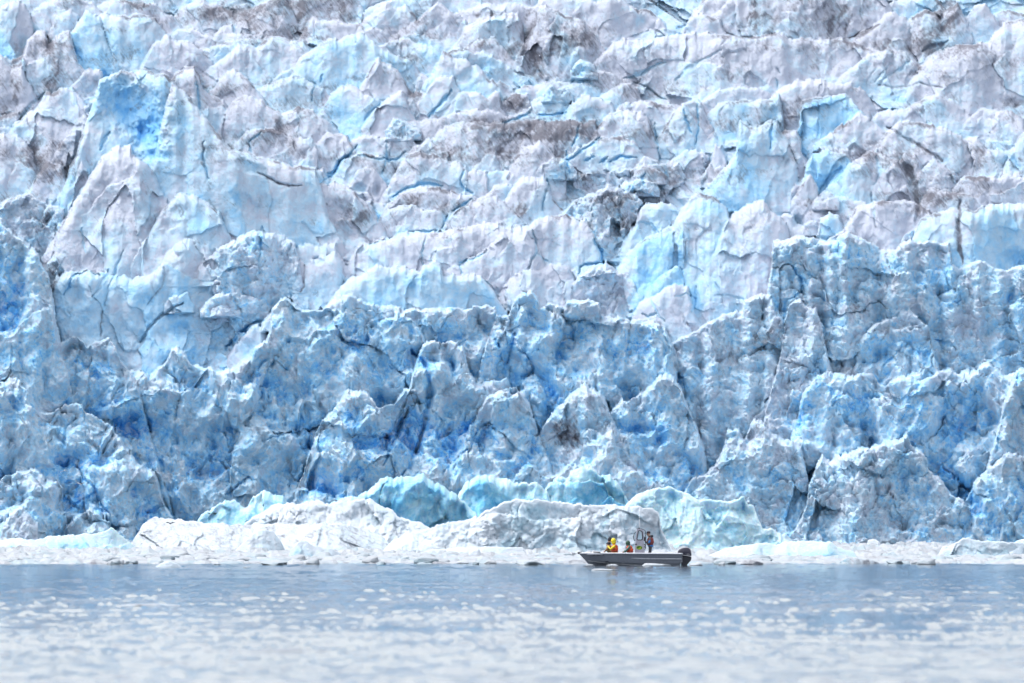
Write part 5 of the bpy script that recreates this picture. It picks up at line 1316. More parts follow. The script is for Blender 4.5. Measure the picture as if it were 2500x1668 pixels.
# ---------------------------------------------------------------- the skiff
def plain(name, rgb, rough=0.5, metal=0.0, bump=0.0, var=0.12):
    m, nt, b = new_mat(name)
    geo = N(nt, "ShaderNodeTexCoord").outputs["Object"]
    n = noise_(nt, geo, 9.0, 5, 0.6)
    L = nt.links
    c = mix_(nt, maprange_(nt, n, 0.3, 0.7), tuple(max(v * (1 - var), 0) for v in rgb), tuple(min(v * (1 + var), 1) for v in rgb))
    L.new(c, b.inputs["Base Color"])
    b.inputs["Roughness"].default_value = rough; b.inputs["Metallic"].default_value = metal
    if bump: L.new(bump_(nt, noise_(nt, geo, 26.0, 4), bump, 0.02), b.inputs["Normal"])
    return m
M_HULL = plain("weathered_aluminium", (0.20, 0.22, 0.26), 0.5, 0.2, 0.05)
M_RAIL = plain("bright_aluminium", (0.72, 0.74, 0.78), 0.45, 0.1)
M_IN = plain("grey_deck_paint", (0.42, 0.44, 0.48), 0.6)
M_CONS = plain("pale_console_paint", (0.45, 0.44, 0.52), 0.5)
M_BLACK = plain("black_rubber", (0.012, 0.012, 0.018), 0.5)
M_COWL = plain("dark_blue_grey_cowling", (0.050, 0.048, 0.075), 0.3)
M_LEG = plain("dark_motor_leg", (0.022, 0.025, 0.040), 0.4)
M_WHITE = plain("white_marking", (0.72, 0.73, 0.76), 0.5, var=0.04)
M_GREEN = plain("dark_green_print", (0.03, 0.12, 0.02), 0.5)
M_LIME = plain("lime_print", (0.42, 0.55, 0.02), 0.5)
M_GLASS, _nt, _b = new_mat("window_glass")
_b.inputs["Base Color"].default_value = (0.9, 0.95, 0.96, 1); _b.inputs["Roughness"].default_value = 0.02
_b.inputs["Transmission Weight"].default_value = 1.0; _b.inputs["IOR"].default_value = 1.02

BY = water_dist(1380.2)
BM = BY / F                                               # metres per photograph pixel at the boat
def bx_(px): return (px - 1538.0) * BM
def bz_(py): return (1380.2 - py) * BM
boat = tag(empty("skiff", (px2x(1538.0, BY), BY, 0.0)), "grey aluminium open skiff with console and outboard before the ice", "boat")

def bm_obj(name, bm, mat, parent, smooth_=False):
    me = bpy.data.meshes.new(name)
    bmesh.ops.recalc_face_normals(bm, faces=bm.faces)
    bm.to_mesh(me); bm.free()
    for p in me.polygons: p.use_smooth = smooth_
    return obj(name, me, mat, parent)
def add_box(bm, c, s, rot=None):
    M = Matrix.Translation(c)
    if rot is not None: M = M @ rot
    bmesh.ops.create_cube(bm, size=1.0, matrix=M @ Matrix.Diagonal((*s, 1)))
def add_tube(bm, pts, r, seg=8, closed=False, r1=None):
    """a tube along points; r may taper to r1"""
    pts = [Vector(p) for p in pts]
    rings = []
    n = len(pts)
    for i, p in enumerate(pts):
        if closed: t = (pts[(i + 1) % n] - pts[i - 1])
        else: t = pts[min(i + 1, n - 1)] - pts[max(i - 1, 0)]
        t.normalize()
        a = Vector((0, 1, 0)) if abs(t.y) < 0.8 else Vector((1, 0, 0))
        e1 = t.cross(a).normalized(); e2 = t.cross(e1)
        rr = r if r1 is None else r + (r1 - r) * i / (n - 1)
        rings.append([bm.verts.new(p + e1 * (rr * math.cos(k / seg * 2 * math.pi)) + e2 * (rr * math.sin(k / seg * 2 * math.pi))) for k in range(seg)])
    for i in range(n if closed else n - 1):
        A, B = rings[i], rings[(i + 1) % n]
        for k in range(seg): bm.faces.new((A[k], A[(k + 1) % seg], B[(k + 1) % seg], B[k]))
    if not closed:
        bm.faces.new(rings[0][::-1]); bm.faces.new(rings[-1])
def tube_obj(name, pts, r, mat, parent, closed=False, seg=8, r1=None):
    bm = bmesh.new(); add_tube(bm, pts, r, seg, closed, r1)
    return bm_obj(name, bm, mat, parent, True)
def text_obj(name, txt, size, mat, parent, loc, rot=(math.pi / 2, 0, 0), shear=0.0):
    cu = bpy.data.curves.new(name, 'FONT'); cu.body = txt; cu.size = size; cu.extrude = 0.002; cu.align_x = 'CENTER'; cu.align_y = 'CENTER'; cu.shear = shear
    cu.resolution_u = 3
    tmp = bpy.data.objects.new(name + "_tmp", cu); col.objects.link(tmp)
    dg = bpy.context.evaluated_depsgraph_get()
    me = bpy.data.meshes.new_from_object(tmp.evaluated_get(dg))
    bpy.data.objects.remove(tmp); bpy.data.curves.remove(cu)
    me.name = name
    o = obj(name, me, mat, parent); o.location = loc; o.rotation_euler = rot
    return o

# hull: stations from transom (t=0) to stem (t=1); levels keel, chine, spray rail, sheer
def hull_pts(t, side):
    def lp(a, b, q): return a + (b - a) * q
    e = t ** 2.6
    w = 1.0 - 0.97 * t ** 3.2
    keel = (lp(bx_(1656), bx_(1442), t), 0.0, lp(-0.26, -0.10, e))
    chine = (lp(bx_(1659), bx_(1428.5), t), side * 0.74 * w, lp(-0.04, bz_(1368.0), e))
    rail = (lp(bx_(1662.5), bx_(1419.5), t), side * 0.88 * (1.0 - 0.97 * t ** 3.6), lp(bz_(1364.8), bz_(1359.5), 0.0) + (bz_(1356.0) - bz_(1364.8)) * t ** 2.2)
    sheer = (lp(bx_(1666), bx_(1413), t), side * 0.97 * (1.0 - 0.96 * t ** 4.2), lp(bz_(1352.4), bz_(1351.2), t))
    return keel, chine, rail, sheer
NS = 30
def make_hull():
    bm = bmesh.new()
    ts = [i / NS for i in range(NS + 1)]
    rows = []
    for t in ts:
        kS, cS, rS, sS = hull_pts(t, -1); kN, cN, rN, sN = hull_pts(t, 1)
        inn = 0.05 * (1 - t)
        iS = (sS[0], sS[1] + inn, sS[2]); iN = (sN[0], sN[1] - inn, sN[2])
        fl = 0.10 + 0.25 * t ** 3
        fS = (lerp3(cS, rS, 0.3)[0], sS[1] * 0.86 + 0.02, fl); fN = (fS[0], -fS[1], fl)
        rows.append([bm.verts.new(p) for p in (iS, sS, rS, cS, kS, cN, rN, sN, iN, fN, fS)])
    n = len(rows[0])
    for A, B in zip(rows[:-1], rows[1:]):
        for k in range(n):
            bm.faces.new((A[k], A[(k + 1) % n], B[(k + 1) % n], B[k]))
    # transom
    bm.faces.new(rows[0][::-1]); bm.faces.new(rows[-1])
    return bm_obj("hull", bm, M_HULL, boat)
def lerp3(a, b, q): return tuple(x + (y - x) * q for x, y in zip(a, b))
hull = make_hull()
for sd in (-1, 1):
    tube_obj("gunwale", [Vector(hull_pts(i / NS, sd)[3]) + Vector((0, 0, 0.012)) for i in range(NS + 1)], 0.040, M_RAIL, hull)
    tube_obj("spray_rail", [Vector(hull_pts(i / NS, sd)[2]) + Vector((0, sd * 0.006, 0)) for i in range(int(NS * 0.93))], 0.024, M_RAIL, hull, r1=0.016)
    tube_obj("chine_rail", [Vector(hull_pts(i / NS, sd)[1]) + Vector((0, sd * 0.006, 0)) for i in range(NS)], 0.013, M_RAIL, hull, r1=0.008)
_bm = bmesh.new(); add_box(_bm, (bx_(1664), 0, 0.40), (0.07, 1.72, 0.46)); bm_obj("transom", _bm, M_HULL, hull)
_bm = bmesh.new(); add_box(_bm, (bx_(1585), 0, 0.13), (3.2, 1.30, 0.03)); bm_obj("deck", _bm, M_IN, boat)
for px, wd_ in ((1503, 0.92), (1541, 1.25)):
    _bm = bmesh.new(); add_box(_bm, ((px - 1538) * BM, 0, 0.33), (0.42, wd_, 0.37)); bmesh.ops.bevel(_bm, geom=_bm.edges[:], offset=0.02, segments=2, affect='EDGES'); bm_obj("bench", _bm, M_IN, boat)
# bow fender and the padded grab rail
tube_obj("bow_fender", [(bx_(1410.5), -0.02, bz_(1350.6)), (bx_(1413), -0.03, bz_(1350.2)), (bx_(1420.5), -0.10, bz_(1350.0))], 0.062, M_BLACK, boat, seg=12)
_gr = tube_obj("grab_rail", [(bx_(1448), -0.80, bz_(1348.2)), (bx_(1456), -0.86, bz_(1348.4)), (bx_(1465.5), -0.90, bz_(1348.6))], 0.032, M_BLACK, boat, seg=10)
for px in (1441.5, 1444.5):
    _bm = bmesh.new(); add_box(_bm, (bx_(px), -0.70, bz_(1348.0)), (0.05, 0.03, 0.05)); bmesh.ops.bevel(_bm, geom=_bm.edges[:], offset=0.01, segments=2, affect='EDGES'); bm_obj("cleat", _bm, M_BLACK, boat)
_bm = bmesh.new(); add_box(_bm, (bx_(1452), -0.30, 0.62), (0.9, 0.7, 0.05)); bm_obj("bow_deck", _bm, M_IN, boat)
# registration
_p0, _p1 = hull_pts(0.86, -1), hull_pts(0.74, -1)
_rx = bx_(1461.5); 
_h = hull_pts(0.80, -1); _y = (_h[2][1] + _h[3][1]) / 2
for _t, _o in (("AK", -0.27), ("5124", 0.02), ("N", 0.26)):
    text_obj("registration_mark", _t, 0.105, M_BLACK, hull, (_rx + _o, _y - 0.045 - 0.122 * _o, bz_(1355.6)), (math.radians(84), 0, math.radians(-7)))

# ---- console
console = empty("console", (0, 0, 0), 0, boat)
def panel_ring(y, t, outer, inner):
    """a flat side panel with a window opening; outer and inner are loops of the same length"""
    bm = bmesh.new()
    def ring(P, yy): return [bm.verts.new((x, yy, z)) for x, z in P]
    oa, ia, ob, ib = ring(outer, y - t), ring(inner, y - t), ring(outer, y + t), ring(inner, y + t)
    n = len(outer)
    for k in range(n):
        j = (k + 1) % n
        bm.faces.new((oa[k], oa[j], ia[j], ia[k])); bm.faces.new((ob[k], ib[k], ib[j], ob[j]))
        bm.faces.new((oa[k], ob[k], ob[j], oa[j])); bm.faces.new((ia[k], ia[j], ib[j], ib[k]))
    return bm
def resample(P, n):
    P = P + [P[0]]
    d = [0.0]
    for a, b in zip(P[:-1], P[1:]): d.append(d[-1] + math.dist(a, b))
    out = []
    for i in range(n):
        s = d[-1] * i / n; k = max(j for j in range(len(d) - 1) if d[j] <= s)
        q = (s - d[k]) / max(d[k + 1] - d[k], 1e-9)
        out.append((P[k][0] + (P[k + 1][0] - P[k][0]) * q, P[k][1] + (P[k + 1][1] - P[k][1]) * q))
    return out
def rounded(P, r, seg=4):
    out = []
    n = len(P)
    for i in range(n):
        p, a, b = Vector(P[i]), Vector(P[i - 1]), Vector(P[(i + 1) % n])
        da, db = (a - p), (b - p); ra = min(r, da.length * 0.45); rb = min(r, db.length * 0.45)
        s, e = p + da.normalized() * ra, p + db.normalized() * rb
        for k in range(seg + 1):
            q = k / seg
            out.append(tuple((1 - q) ** 2 * s + 2 * q * (1 - q) * p + q * q * e))
    return out
up_out = resample(rounded([(bx_(1551.0), bz_(1323)), (bx_(1554.6), bz_(1291.3)), (bx_(1571.2), bz_(1294.5)), (bx_(1572.3), bz_(1323))], 0.06), 40)
up_in = resample(rounded([(bx_(1554.5), bz_(1318.5)), (bx_(1558.4), bz_(1295.3)), (bx_(1567.8), bz_(1297.2)), (bx_(1568.8), bz_(1318.5))], 0.09), 40)
for sy in (-0.36, 0.36):
    wf = bm_obj("side_panel", panel_ring(sy, 0.018, up_out, up_in), M_CONS, console)
    tube_obj("window_seal", [(x, sy - 0.022 * (1 if sy < 0 else -1), z) for x, z in up_in], 0.024, M_BLACK, wf, closed=True, seg=6)
def prism(P, y0, y1):
    bm = bmesh.new()
    a = [bm.verts.new((x, y0, z)) for x, z in P]; b = [bm.verts.new((x, y1, z)) for x, z in P]
    n = len(P)
    for k in range(n): bm.faces.new((a[k], a[(k + 1) % n], b[(k + 1) % n], b[k]))
    bm.faces.new(a[::-1]); bm.faces.new(b)
    return bm
_bm = prism([(bx_(1548.8), 0.12), (bx_(1551.0), bz_(1323.2)), (bx_(1572.3), bz_(1323.2)), (bx_(1573.6), bz_(1350)), (bx_(1574), 0.12)], -0.38, 0.38)
bmesh.ops.bevel(_bm, geom=[e for e in _bm.edges], offset=0.025, segments=2, affect='EDGES'); cb = bm_obj("console_body", _bm, M_CONS, console)
_bm = prism([(bx_(1554.0), bz_(1290.4)), (bx_(1554.4), bz_(1291.8)), (bx_(1571.6), bz_(1295.2)), (bx_(1571.6), bz_(1293.6))], -0.38, 0.38); bm_obj("console_roof", _bm, M_CONS, console)
_bm = prism([(bx_(1551.2), bz_(1322)), (bx_(1554.4), bz_(1292.4)), (bx_(1554.8), bz_(1292.4)), (bx_(1551.6), bz_(1322))], -0.33, 0.33); bm_obj("windshield", _bm, M_GLASS, console)
# front grab frame, rear rail, latch, badge, wheel, throttle, antenna
tube_obj("front_grab_bar", [(bx_(1552.6), -0.30, bz_(1299)), (bx_(1549.0), -0.30, bz_(1302)), (bx_(1546.8), -0.30, bz_(1310)), (bx_(1547.4), -0.30, bz_(1316)), (bx_(1550.0), -0.30, bz_(1321))], 0.014, M_BLACK, console)
tube_obj("front_grab_bar", [(bx_(1552.6), 0.30, bz_(1299)), (bx_(1549.0), 0.30, bz_(1302)), (bx_(1546.8), 0.30, bz_(1310)), (bx_(1547.4), 0.30, bz_(1316)), (bx_(1550.0), 0.30, bz_(1321))], 0.014, M_BLACK, console)
for sy in (-0.34, 0.34):
    tube_obj("roof_rail", [(bx_(1553.6), sy, bz_(1292)), (bx_(1558), sy, bz_(1290.0)), (bx_(1566), sy, bz_(1291.4)), (bx_(1573), sy, bz_(1294)), (bx_(1575.3), sy, bz_(1297)), (bx_(1575.8), sy, bz_(1310)), (bx_(1576.0), sy, bz_(1338)), (bx_(1574), sy, bz_(1342))], 0.013, M_BLACK, console)
_bm = prism([(bx_(1572), bz_(1309)), (bx_(1574.6), bz_(1313)), (bx_(1574.8), bz_(1321)), (bx_(1572), bz_(1321.5))], -0.26, 0.26); bm_obj("instrument_panel", _bm, M_BLACK, console)
tube_obj("steering_wheel", [(bx_(1576.0) + 0.09 * math.sin(a) * 0.35, -0.02 + 0.17 * math.cos(a), bz_(1318) + 0.17 * math.sin(a)) for a in [k / 20 * 2 * math.pi for k in range(20)]], 0.014, M_BLACK, console, closed=True)
for q, (a, b) in enumerate((((1572.5, 1328), (1575.6, 1333)), ((1572.5, 1333), (1575.2, 1338.0)))):
    tube_obj("throttle_lever", [(bx_(a[0]), -0.36, bz_(a[1])), (bx_(b[0]), -0.37, bz_(b[1]))], 0.02, M_BLACK, console)
_bm = bmesh.new(); bmesh.ops.create_uvsphere(_bm, u_segments=16, v_segments=8, radius=1.0, matrix=Matrix.Translation((bx_(1552.8), -0.385, bz_(1329.0))) @ Matrix.Diagonal((0.055, 0.02, 0.04, 1))); bm_obj("latch", _bm, M_BLACK, console, True)
for px_ in (1550.5, 1562):
    _bm = bmesh.new(); add_box(_bm, (bx_(px_), -0.385, bz_(1350.0)), (0.03, 0.02, 0.03)); bmesh.ops.bevel(_bm, geom=_bm.edges[:], offset=0.008, segments=1, affect='EDGES'); bm_obj("bolt", _bm, M_WHITE, console)
def ellipse(cx, cz, a, b, n=40): return [(cx + a * math.cos(k / n * 2 * math.pi), cz + b * math.sin(k / n * 2 * math.pi)) for k in range(n)]
badge = bm_obj("badge", prism(ellipse(bx_(1560.6), bz_(1337.4), 0.178, 0.115), -0.386, -0.381), M_LIME, console)
bm_obj("badge_field", prism(ellipse(bx_(1560.6), bz_(1337.4), 0.158, 0.097), -0.389, -0.386), M_GREEN, badge)
bm_obj("badge_figure", prism([(bx_(1555.2) , bz_(1338.2)), (bx_(1556.5), bz_(1338.9)), (bx_(1559.2), bz_(1338.4)), (bx_(1561.0), bz_(1337.6)), (bx_(1562.2), bz_(1335.2)), (bx_(1563.4), bz_(1335.4)), (bx_(1564.0), bz_(1337.4)), (bx_(1566.0), bz_(1337.9)), (bx_(1565.2), bz_(1339.2)), (bx_(1563.0), bz_(1340.4)), (bx_(1560.6), bz_(1340.9)), (bx_(1558.0), bz_(1340.4)), (bx_(1556.2), bz_(1339.6))], -0.392, -0.389), M_LIME, badge)
tube_obj("antenna", [(bx_(1560.5), 0.05, bz_(1291)), (bx_(1560.9), 0.05, bz_(1288)), (bx_(1561.6), 0.05, bz_(1236))], 0.018, M_RAIL, console, seg=6, r1=0.012)
_bm = bmesh.new(); add_box(_bm, (bx_(1560.3), 0.05, bz_(1289.6)), (0.07, 0.07, 0.06)); bmesh.ops.bevel(_bm, geom=_bm.edges[:], offset=0.015, segments=2, affect='EDGES'); bm_obj("antenna_mount", _bm, M_BLACK, console)

# ---- outboard motor
motor = empty("outboard_motor", (0, 0, 0), 0, boat)
def puffed(P, half, steps=((1.0, 0.80), (0.86, 0.93), (0.55, 1.0))):
    """a closed outline blown up sideways: layers of the outline, smaller towards the sides"""
    cx = sum(p[0] for p in P) / len(P); cz = sum(p[1] for p in P) / len(P)
    lay = [(-h * half, s) for h, s in steps] + [(h * half, s) for h, s in reversed(steps)]
    bm = bmesh.new(); rings = []
    for y, s in lay: rings.append([bm.verts.new((cx + (x - cx) * s, y, cz + (z - cz) * s)) for x, z in P])
    n = len(P)
    for A, B in zip(rings[:-1], rings[1:]):
        for k in range(n): bm.faces.new((A[k], A[(k + 1) % n], B[(k + 1) % n], B[k]))
    bm.faces.new(rings[0][::-1]); bm.faces.new(rings[-1])
    return bm
cw_ = rounded([(bx_(x), bz_(y)) for x, y in ((1653.4, 1351.8), (1655.5, 1343.5), (1661.5, 1339.0), (1670.5, 1336.6), (1679, 1336.8), (1685.0, 1340.5), (1687.8, 1347.0), (1688.6, 1358.5), (1672, 1356.2), (1663.0, 1354.2))], 0.10)
cowl = bm_obj("cowling", puffed(cw_, 0.24), M_COWL, motor, True)
ml = rounded([(bx_(x), bz_(y)) for x, y in ((1663.4, 1355.2), (1688.2, 1359.2), (1688.0, 1366.0), (1685.5, 1370.4), (1677.5, 1378.6), (1677, 1390), (1664, 1390), (1662.4, 1372), (1662.4, 1362))], 0.05)
bm_obj("midsection", puffed(ml, 0.17), M_LEG, motor, False)
bm_obj("trim_stripe", prism([(bx_(1665), bz_(1354.6)), (bx_(1665), bz_(1355.5)), (bx_(1684.5), bz_(1358.4)), (bx_(1684.5), bz_(1357.2))], -0.235, -0.215), M_WHITE, cowl)
bm_obj("air_intake", prism([(bx_(1673.0), bz_(1340.6)), (bx_(1674.5), bz_(1340.0)), (bx_(1682.5), bz_(1342.4)), (bx_(1683.0), bz_(1344.0)), (bx_(1680.5), bz_(1343.4))], -0.225, -0.19), M_BLACK, cowl)
text_obj("maker_lettering", "YAMAHA", 0.062, M_WHITE, cowl, (bx_(1679.2), -0.243, bz_(1353.2)), (math.pi / 2, math.radians(5), 0))
_bm = bmesh.new(); add_box(_bm, (bx_(1664.5), 0, bz_(1362)), (0.16, 0.30, 0.30)); bmesh.ops.bevel(_bm, geom=_bm.edges[:], offset=0.02, segments=2, affect='EDGES'); bm_obj("clamp_bracket", _bm, M_LEG, motor)
tube_obj("hydraulic_line", [(bx_(1660.5), -0.20, bz_(1368)), (bx_(1661.6), -0.20, bz_(1372)), (bx_(1661.4), -0.20, bz_(1378.5))], 0.02, M_WHITE, motor)
tube_obj("swim_step_rail", [(bx_(1645), -0.80, bz_(1351)), (bx_(1647), -0.80, bz_(1347.8)), (bx_(1652), -0.80, bz_(1348.4)), (bx_(1654), -0.80, bz_(1351))], 0.016, M_RAIL, boat)

# ---------------------------------------------------------------- people
def skinned(name, joints, edges, root, sub=2):
    """joints: name -> (position, radius or (rx, ry)); one continuous surface grown round the bones"""
    names = list(joints); ix = {n: i for i, n in enumerate(names)}
    me = bpy.data.meshes.new(name)
    me.from_pydata([joints[n][0] for n in names], [(ix[a], ix[b]) for a, b in edges], [])
    o = bpy.data.objects.new(name + "_tmp", me); col.objects.link(o)
    o.modifiers.new("skin", 'SKIN').use_smooth_shade = True
    sv = me.skin_vertices[0].data if me.skin_vertices else None
    if sv is None:
        bpy.context.view_layer.objects.active = o; o.select_set(True)
        bpy.ops.mesh.customdata_skin_add(); sv = me.skin_vertices[0].data
    for n in names:
        r = joints[n][1]; r = (r, r) if not isinstance(r, tuple) else r
        sv[ix[n]].radius = r; sv[ix[n]].use_root = (n == root)
    ss = o.modifiers.new("sub", 'SUBSURF'); ss.levels = sub; ss.render_levels = sub
    dg = bpy.context.evaluated_depsgraph_get()
    out = bpy.data.meshes.new_from_object(o.evaluated_get(dg))
    bpy.data.objects.remove(o); bpy.data.meshes.remove(me)
    out.name = name
    for p in out.polygons: p.use_smooth = True
    return out
M_SKIN = plain("skin", (0.42, 0.25, 0.18), 0.5)
M_YEL = plain("yellow_raincoat", (0.80, 0.66, 0.02), 0.45, bump=0.2)
M_ORANGE = plain("orange_life_vest", (0.62, 0.075, 0.025), 0.6, bump=0.2)
M_RED = plain("red_life_vest", (0.27, 0.05, 0.042), 0.6, bump=0.2)
M_GRN = plain("green_raincoat", (0.045, 0.14, 0.12), 0.5, bump=0.2)
M_DGRN = plain("dark_green_hood", (0.03, 0.085, 0.06), 0.6, bump=0.2)
M_BRN = plain("brown_jacket", (0.22, 0.11, 0.04), 0.7, bump=0.2)
M_TAN = plain("tan_cloth", (0.42, 0.30, 0.14), 0.7)
M_NAVY = plain("navy_cloth", (0.012, 0.014, 0.030), 0.7, bump=0.2)
M_GREY = plain("grey_brown_jacket", (0.10, 0.095, 0.10), 0.7, bump=0.2)
M_BLUE = plain("bright_blue_cloth", (0.03, 0.20, 0.55), 0.6)
M_WADER = plain("dark_waders", (0.045, 0.048, 0.060), 0.6, bump=0.2)
M_CAP = plain("dark_cap", (0.03, 0.018, 0.03), 0.7)

def person(label, px, ydepth, seated, J, mats, head_dir=-1):
    """J: joint positions (x forward is -x, towards the bow) in boat coordinates; builds body with face, ears and hands"""
    root = tag(empty("person", (boat.location.x + J["pelvis"][0], BY + ydepth, J["floor"])), label, "person", "people in the skiff")
    base = Vector((J["pelvis"][0], 0, J["floor"]))
    P = lambda k: Vector(J[k]) - base
    j, e = {}, []
    def add(n, p, r, par=None):
        j[n] = (tuple(p), r)
        if par: e.append((par, n))
    add("pelvis", P("pelvis"), (0.165, 0.13))
    chest, neck, head = P("chest"), P("neck"), P("head")
    add("waist", (P("pelvis") + chest) / 2, (0.145, 0.125), "pelvis")
    add("chest", chest, (0.165, 0.13), "waist"); add("neck", neck, 0.062, "chest")
    hd = (head - neck).normalized()
    add("jaw", head - hd * 0.05, (0.075, 0.085), "neck"); add("skull", head + hd * 0.025, (0.092, 0.105), "jaw"); add("crown", head + hd * 0.095, (0.06, 0.07), "skull")
    add("nose", head + Vector((head_dir * 0.115, 0, -0.02)), 0.016, "jaw")
    for s, q in ((-1, "n"), (1, "f")):
        add("ear" + q, head + Vector((0.01, s * 0.092, 0.0)), 0.016, "skull")
        sh = chest + Vector((0, s * 0.175, 0.09))
        add("shoulder" + q, sh, 0.075, "chest")
        add("elbow" + q, P("elbow_" + q), 0.055, "shoulder" + q)
        add("wrist" + q, P("hand_" + q), 0.036, "elbow" + q)
        d = (P("hand_" + q) - P("elbow_" + q)).normalized()
        side = d.cross(Vector((0, s, 0.2))).normalized()
        palm = P("hand_" + q) + d * 0.07
        add("palm" + q, palm, (0.036, 0.018), "wrist" + q)
        for f in range(4):
            o_ = side * (0.027 - 0.018 * f); ln = (0.066, 0.076, 0.070, 0.054)[f]
            add(f"finger{f}{q}", palm + o_ + d * ln * 0.6, 0.0095, "palm" + q)
            add(f"tip{f}{q}", palm + o_ + d * ln + Vector((0, 0, -0.028)), 0.008, f"finger{f}{q}")
        add("thumb" + q, palm - d * 0.02 + side * 0.05, 0.011, "palm" + q); add("thumbtip" + q, palm + d * 0.02 + side * 0.065, 0.009, "thumb" + q)
        hip = P("pelvis") + Vector((0, s * 0.10, -0.05))
        add("hip" + q, hip, 0.10, "pelvis"); add("knee" + q, P("knee_" + q), 0.068, "hip" + q); add("ankle" + q, P("foot_" + q), 0.048, "knee" + q)
        add("toe" + q, P("foot_" + q) + Vector((head_dir * 0.19, 0, -0.035)), 0.036, "ankle" + q)
    me = skinned("body", j, e, "pelvis", 2)
    segs = [(a, b, Vector(j[a][0]), Vector(j[b][0])) for a, b in e]
    for m in (mats["skin"], mats["jacket"], mats["trousers"]): me.materials.append(m)
    for p in me.polygons:
        c = p.center; best = min(segs, key=lambda q: pt_seg(c, q[2], q[3]))
        n = best[1]
        p.material_index = 0 if n[:3] in ("jaw", "sku", "cro", "nos", "ear", "pal", "fin", "tip", "thu") else (2 if n[:3] in ("hip", "kne", "ank", "toe") else 1)
    body = obj("body", me, None, root)
    for s in (-1, 1):
        bm = bmesh.new(); bmesh.ops.create_uvsphere(bm, u_segments=8, v_segments=6, radius=0.012, matrix=Matrix.Translation(head + Vector((head_dir * 0.083, s * 0.032, 0.012)))); bm_obj("eye", bm, M_BLACK, body, True)
    bm = bmesh.new(); add_box(bm, head + Vector((head_dir * 0.094, 0, -0.065)), (0.012, 0.045, 0.012)); bmesh.ops.bevel(bm, geom=bm.edges[:], offset=0.004, segments=1, affect='EDGES'); bm_obj("mouth", bm, M_RED, body)
    return root, P, head, chest
def pt_seg(c, a, b):
    d = b - a; t = max(0, min(1, (c - a).dot(d) / max(d.length_squared, 1e-9)))
    return (c - a - d * t).length
def shell(name, joints, edges, root_joint, mat, parent):
    me = skinned(name, joints, edges, root_joint, 2)
    return obj(name, me, mat, parent)
def vest(root, P, mat, back=1.0):
    """padded life vest: front and back pads round the chest, shoulder straps, two belts"""
    ch, pe = P("chest"), P("pelvis")
    up = (P("neck") - pe).normalized()
    mid = ch - up * 0.10
    v = ball("life_vest", [(pe + up * 0.20, (0.200, 0.205, 0.10)), (pe + up * 0.30, (0.205, 0.212, 0.12)), (mid, (0.205, 0.215, 0.16)), (ch + up * 0.04, (0.19, 0.205, 0.11)), (ch + up * 0.10 + Vector((0, -0.1, 0)), (0.14, 0.06, 0.07)), (ch + up * 0.10 + Vector((0, 0.1, 0)), (0.14, 0.06, 0.07))], mat, root)
    for k, q in enumerate((0.20, 0.31)):
        c = pe + up * q
        ring = [c + Vector((0.192 * math.cos(a), 0.208 * math.sin(a), 0)) for a in [i / 24 * 2 * math.pi for i in range(24)]]
        tube_obj("belt", ring, 0.016, M_BLACK, v, closed=True, seg=6)
    return v
def ball(name, parts, mat, root):
    """overlapping rounded lobes melted into one skin of cloth"""
    bm = bmesh.new()
    for c, r in parts:
        bmesh.ops.create_uvsphere(bm, u_segments=20, v_segments=14, radius=1.0, matrix=Matrix.Translation(c) @ Matrix.Diagonal((*r, 1)))
    me = bpy.data.meshes.new(name); bm.to_mesh(me); bm.free()
    o = bpy.data.objects.new(name + "_tmp", me); col.objects.link(o)
    rm = o.modifiers.new("remesh", 'REMESH'); rm.mode = 'VOXEL'; rm.voxel_size = 0.014
    sm = o.modifiers.new("smooth", 'SMOOTH'); sm.iterations = 4; sm.factor = 0.5
    out = bpy.data.meshes.new_from_object(o.evaluated_get(bpy.context.evaluated_depsgraph_get()))
    bpy.data.objects.remove(o); bpy.data.meshes.remove(me)
    out.name = name
    for q in out.polygons: q.use_smooth = True
    return obj(name, out, mat, root)
def hood(root, head, mat, r=0.135):
    return ball("hood", [(head + Vector((0.022, 0, 0.025)), (r * 0.98, r * 0.98, r * 1.02)), (head + Vector((0.035, 0, -0.085)), (r * 0.86, r * 0.95, r * 0.75))], mat, root)

# seated in yellow, back to the stern
FL = 0.15
J = dict(floor=FL, pelvis=(bx_(1501), 0, 0.60), chest=(bx_(1500.5), 0, 1.03), neck=(bx_(1499), 0, 1.25), head=(bx_(1496.6), 0, 1.385),
         elbow_n=(bx_(1490), -0.30, 0.92), hand_n=(bx_(1484), -0.12, 1.10), elbow_f=(bx_(1491), 0.28, 0.92), hand_f=(bx_(1484), 0.05, 1.12),
         knee_n=(bx_(1485), -0.13, 0.60), knee_f=(bx_(1485), 0.13, 0.60), foot_n=(bx_(1485), -0.13, FL + 0.07), foot_f=(bx_(1485), 0.13, FL + 0.07))
r, P, hd, ch = person("seated person in a yellow hooded raincoat and orange life vest", 1500, -0.42, True, J, dict(skin=M_SKIN, jacket=M_YEL, trousers=M_NAVY))
hood(r, hd, M_YEL, 0.150)
vest(r, P, M_ORANGE)
ball("coat_skirt", [(P("pelvis") + Vector((0, 0, 0.08)), (0.20, 0.20, 0.11)), (P("pelvis") + Vector((-0.03, 0, -0.03)), (0.24, 0.23, 0.10))], M_YEL, r)
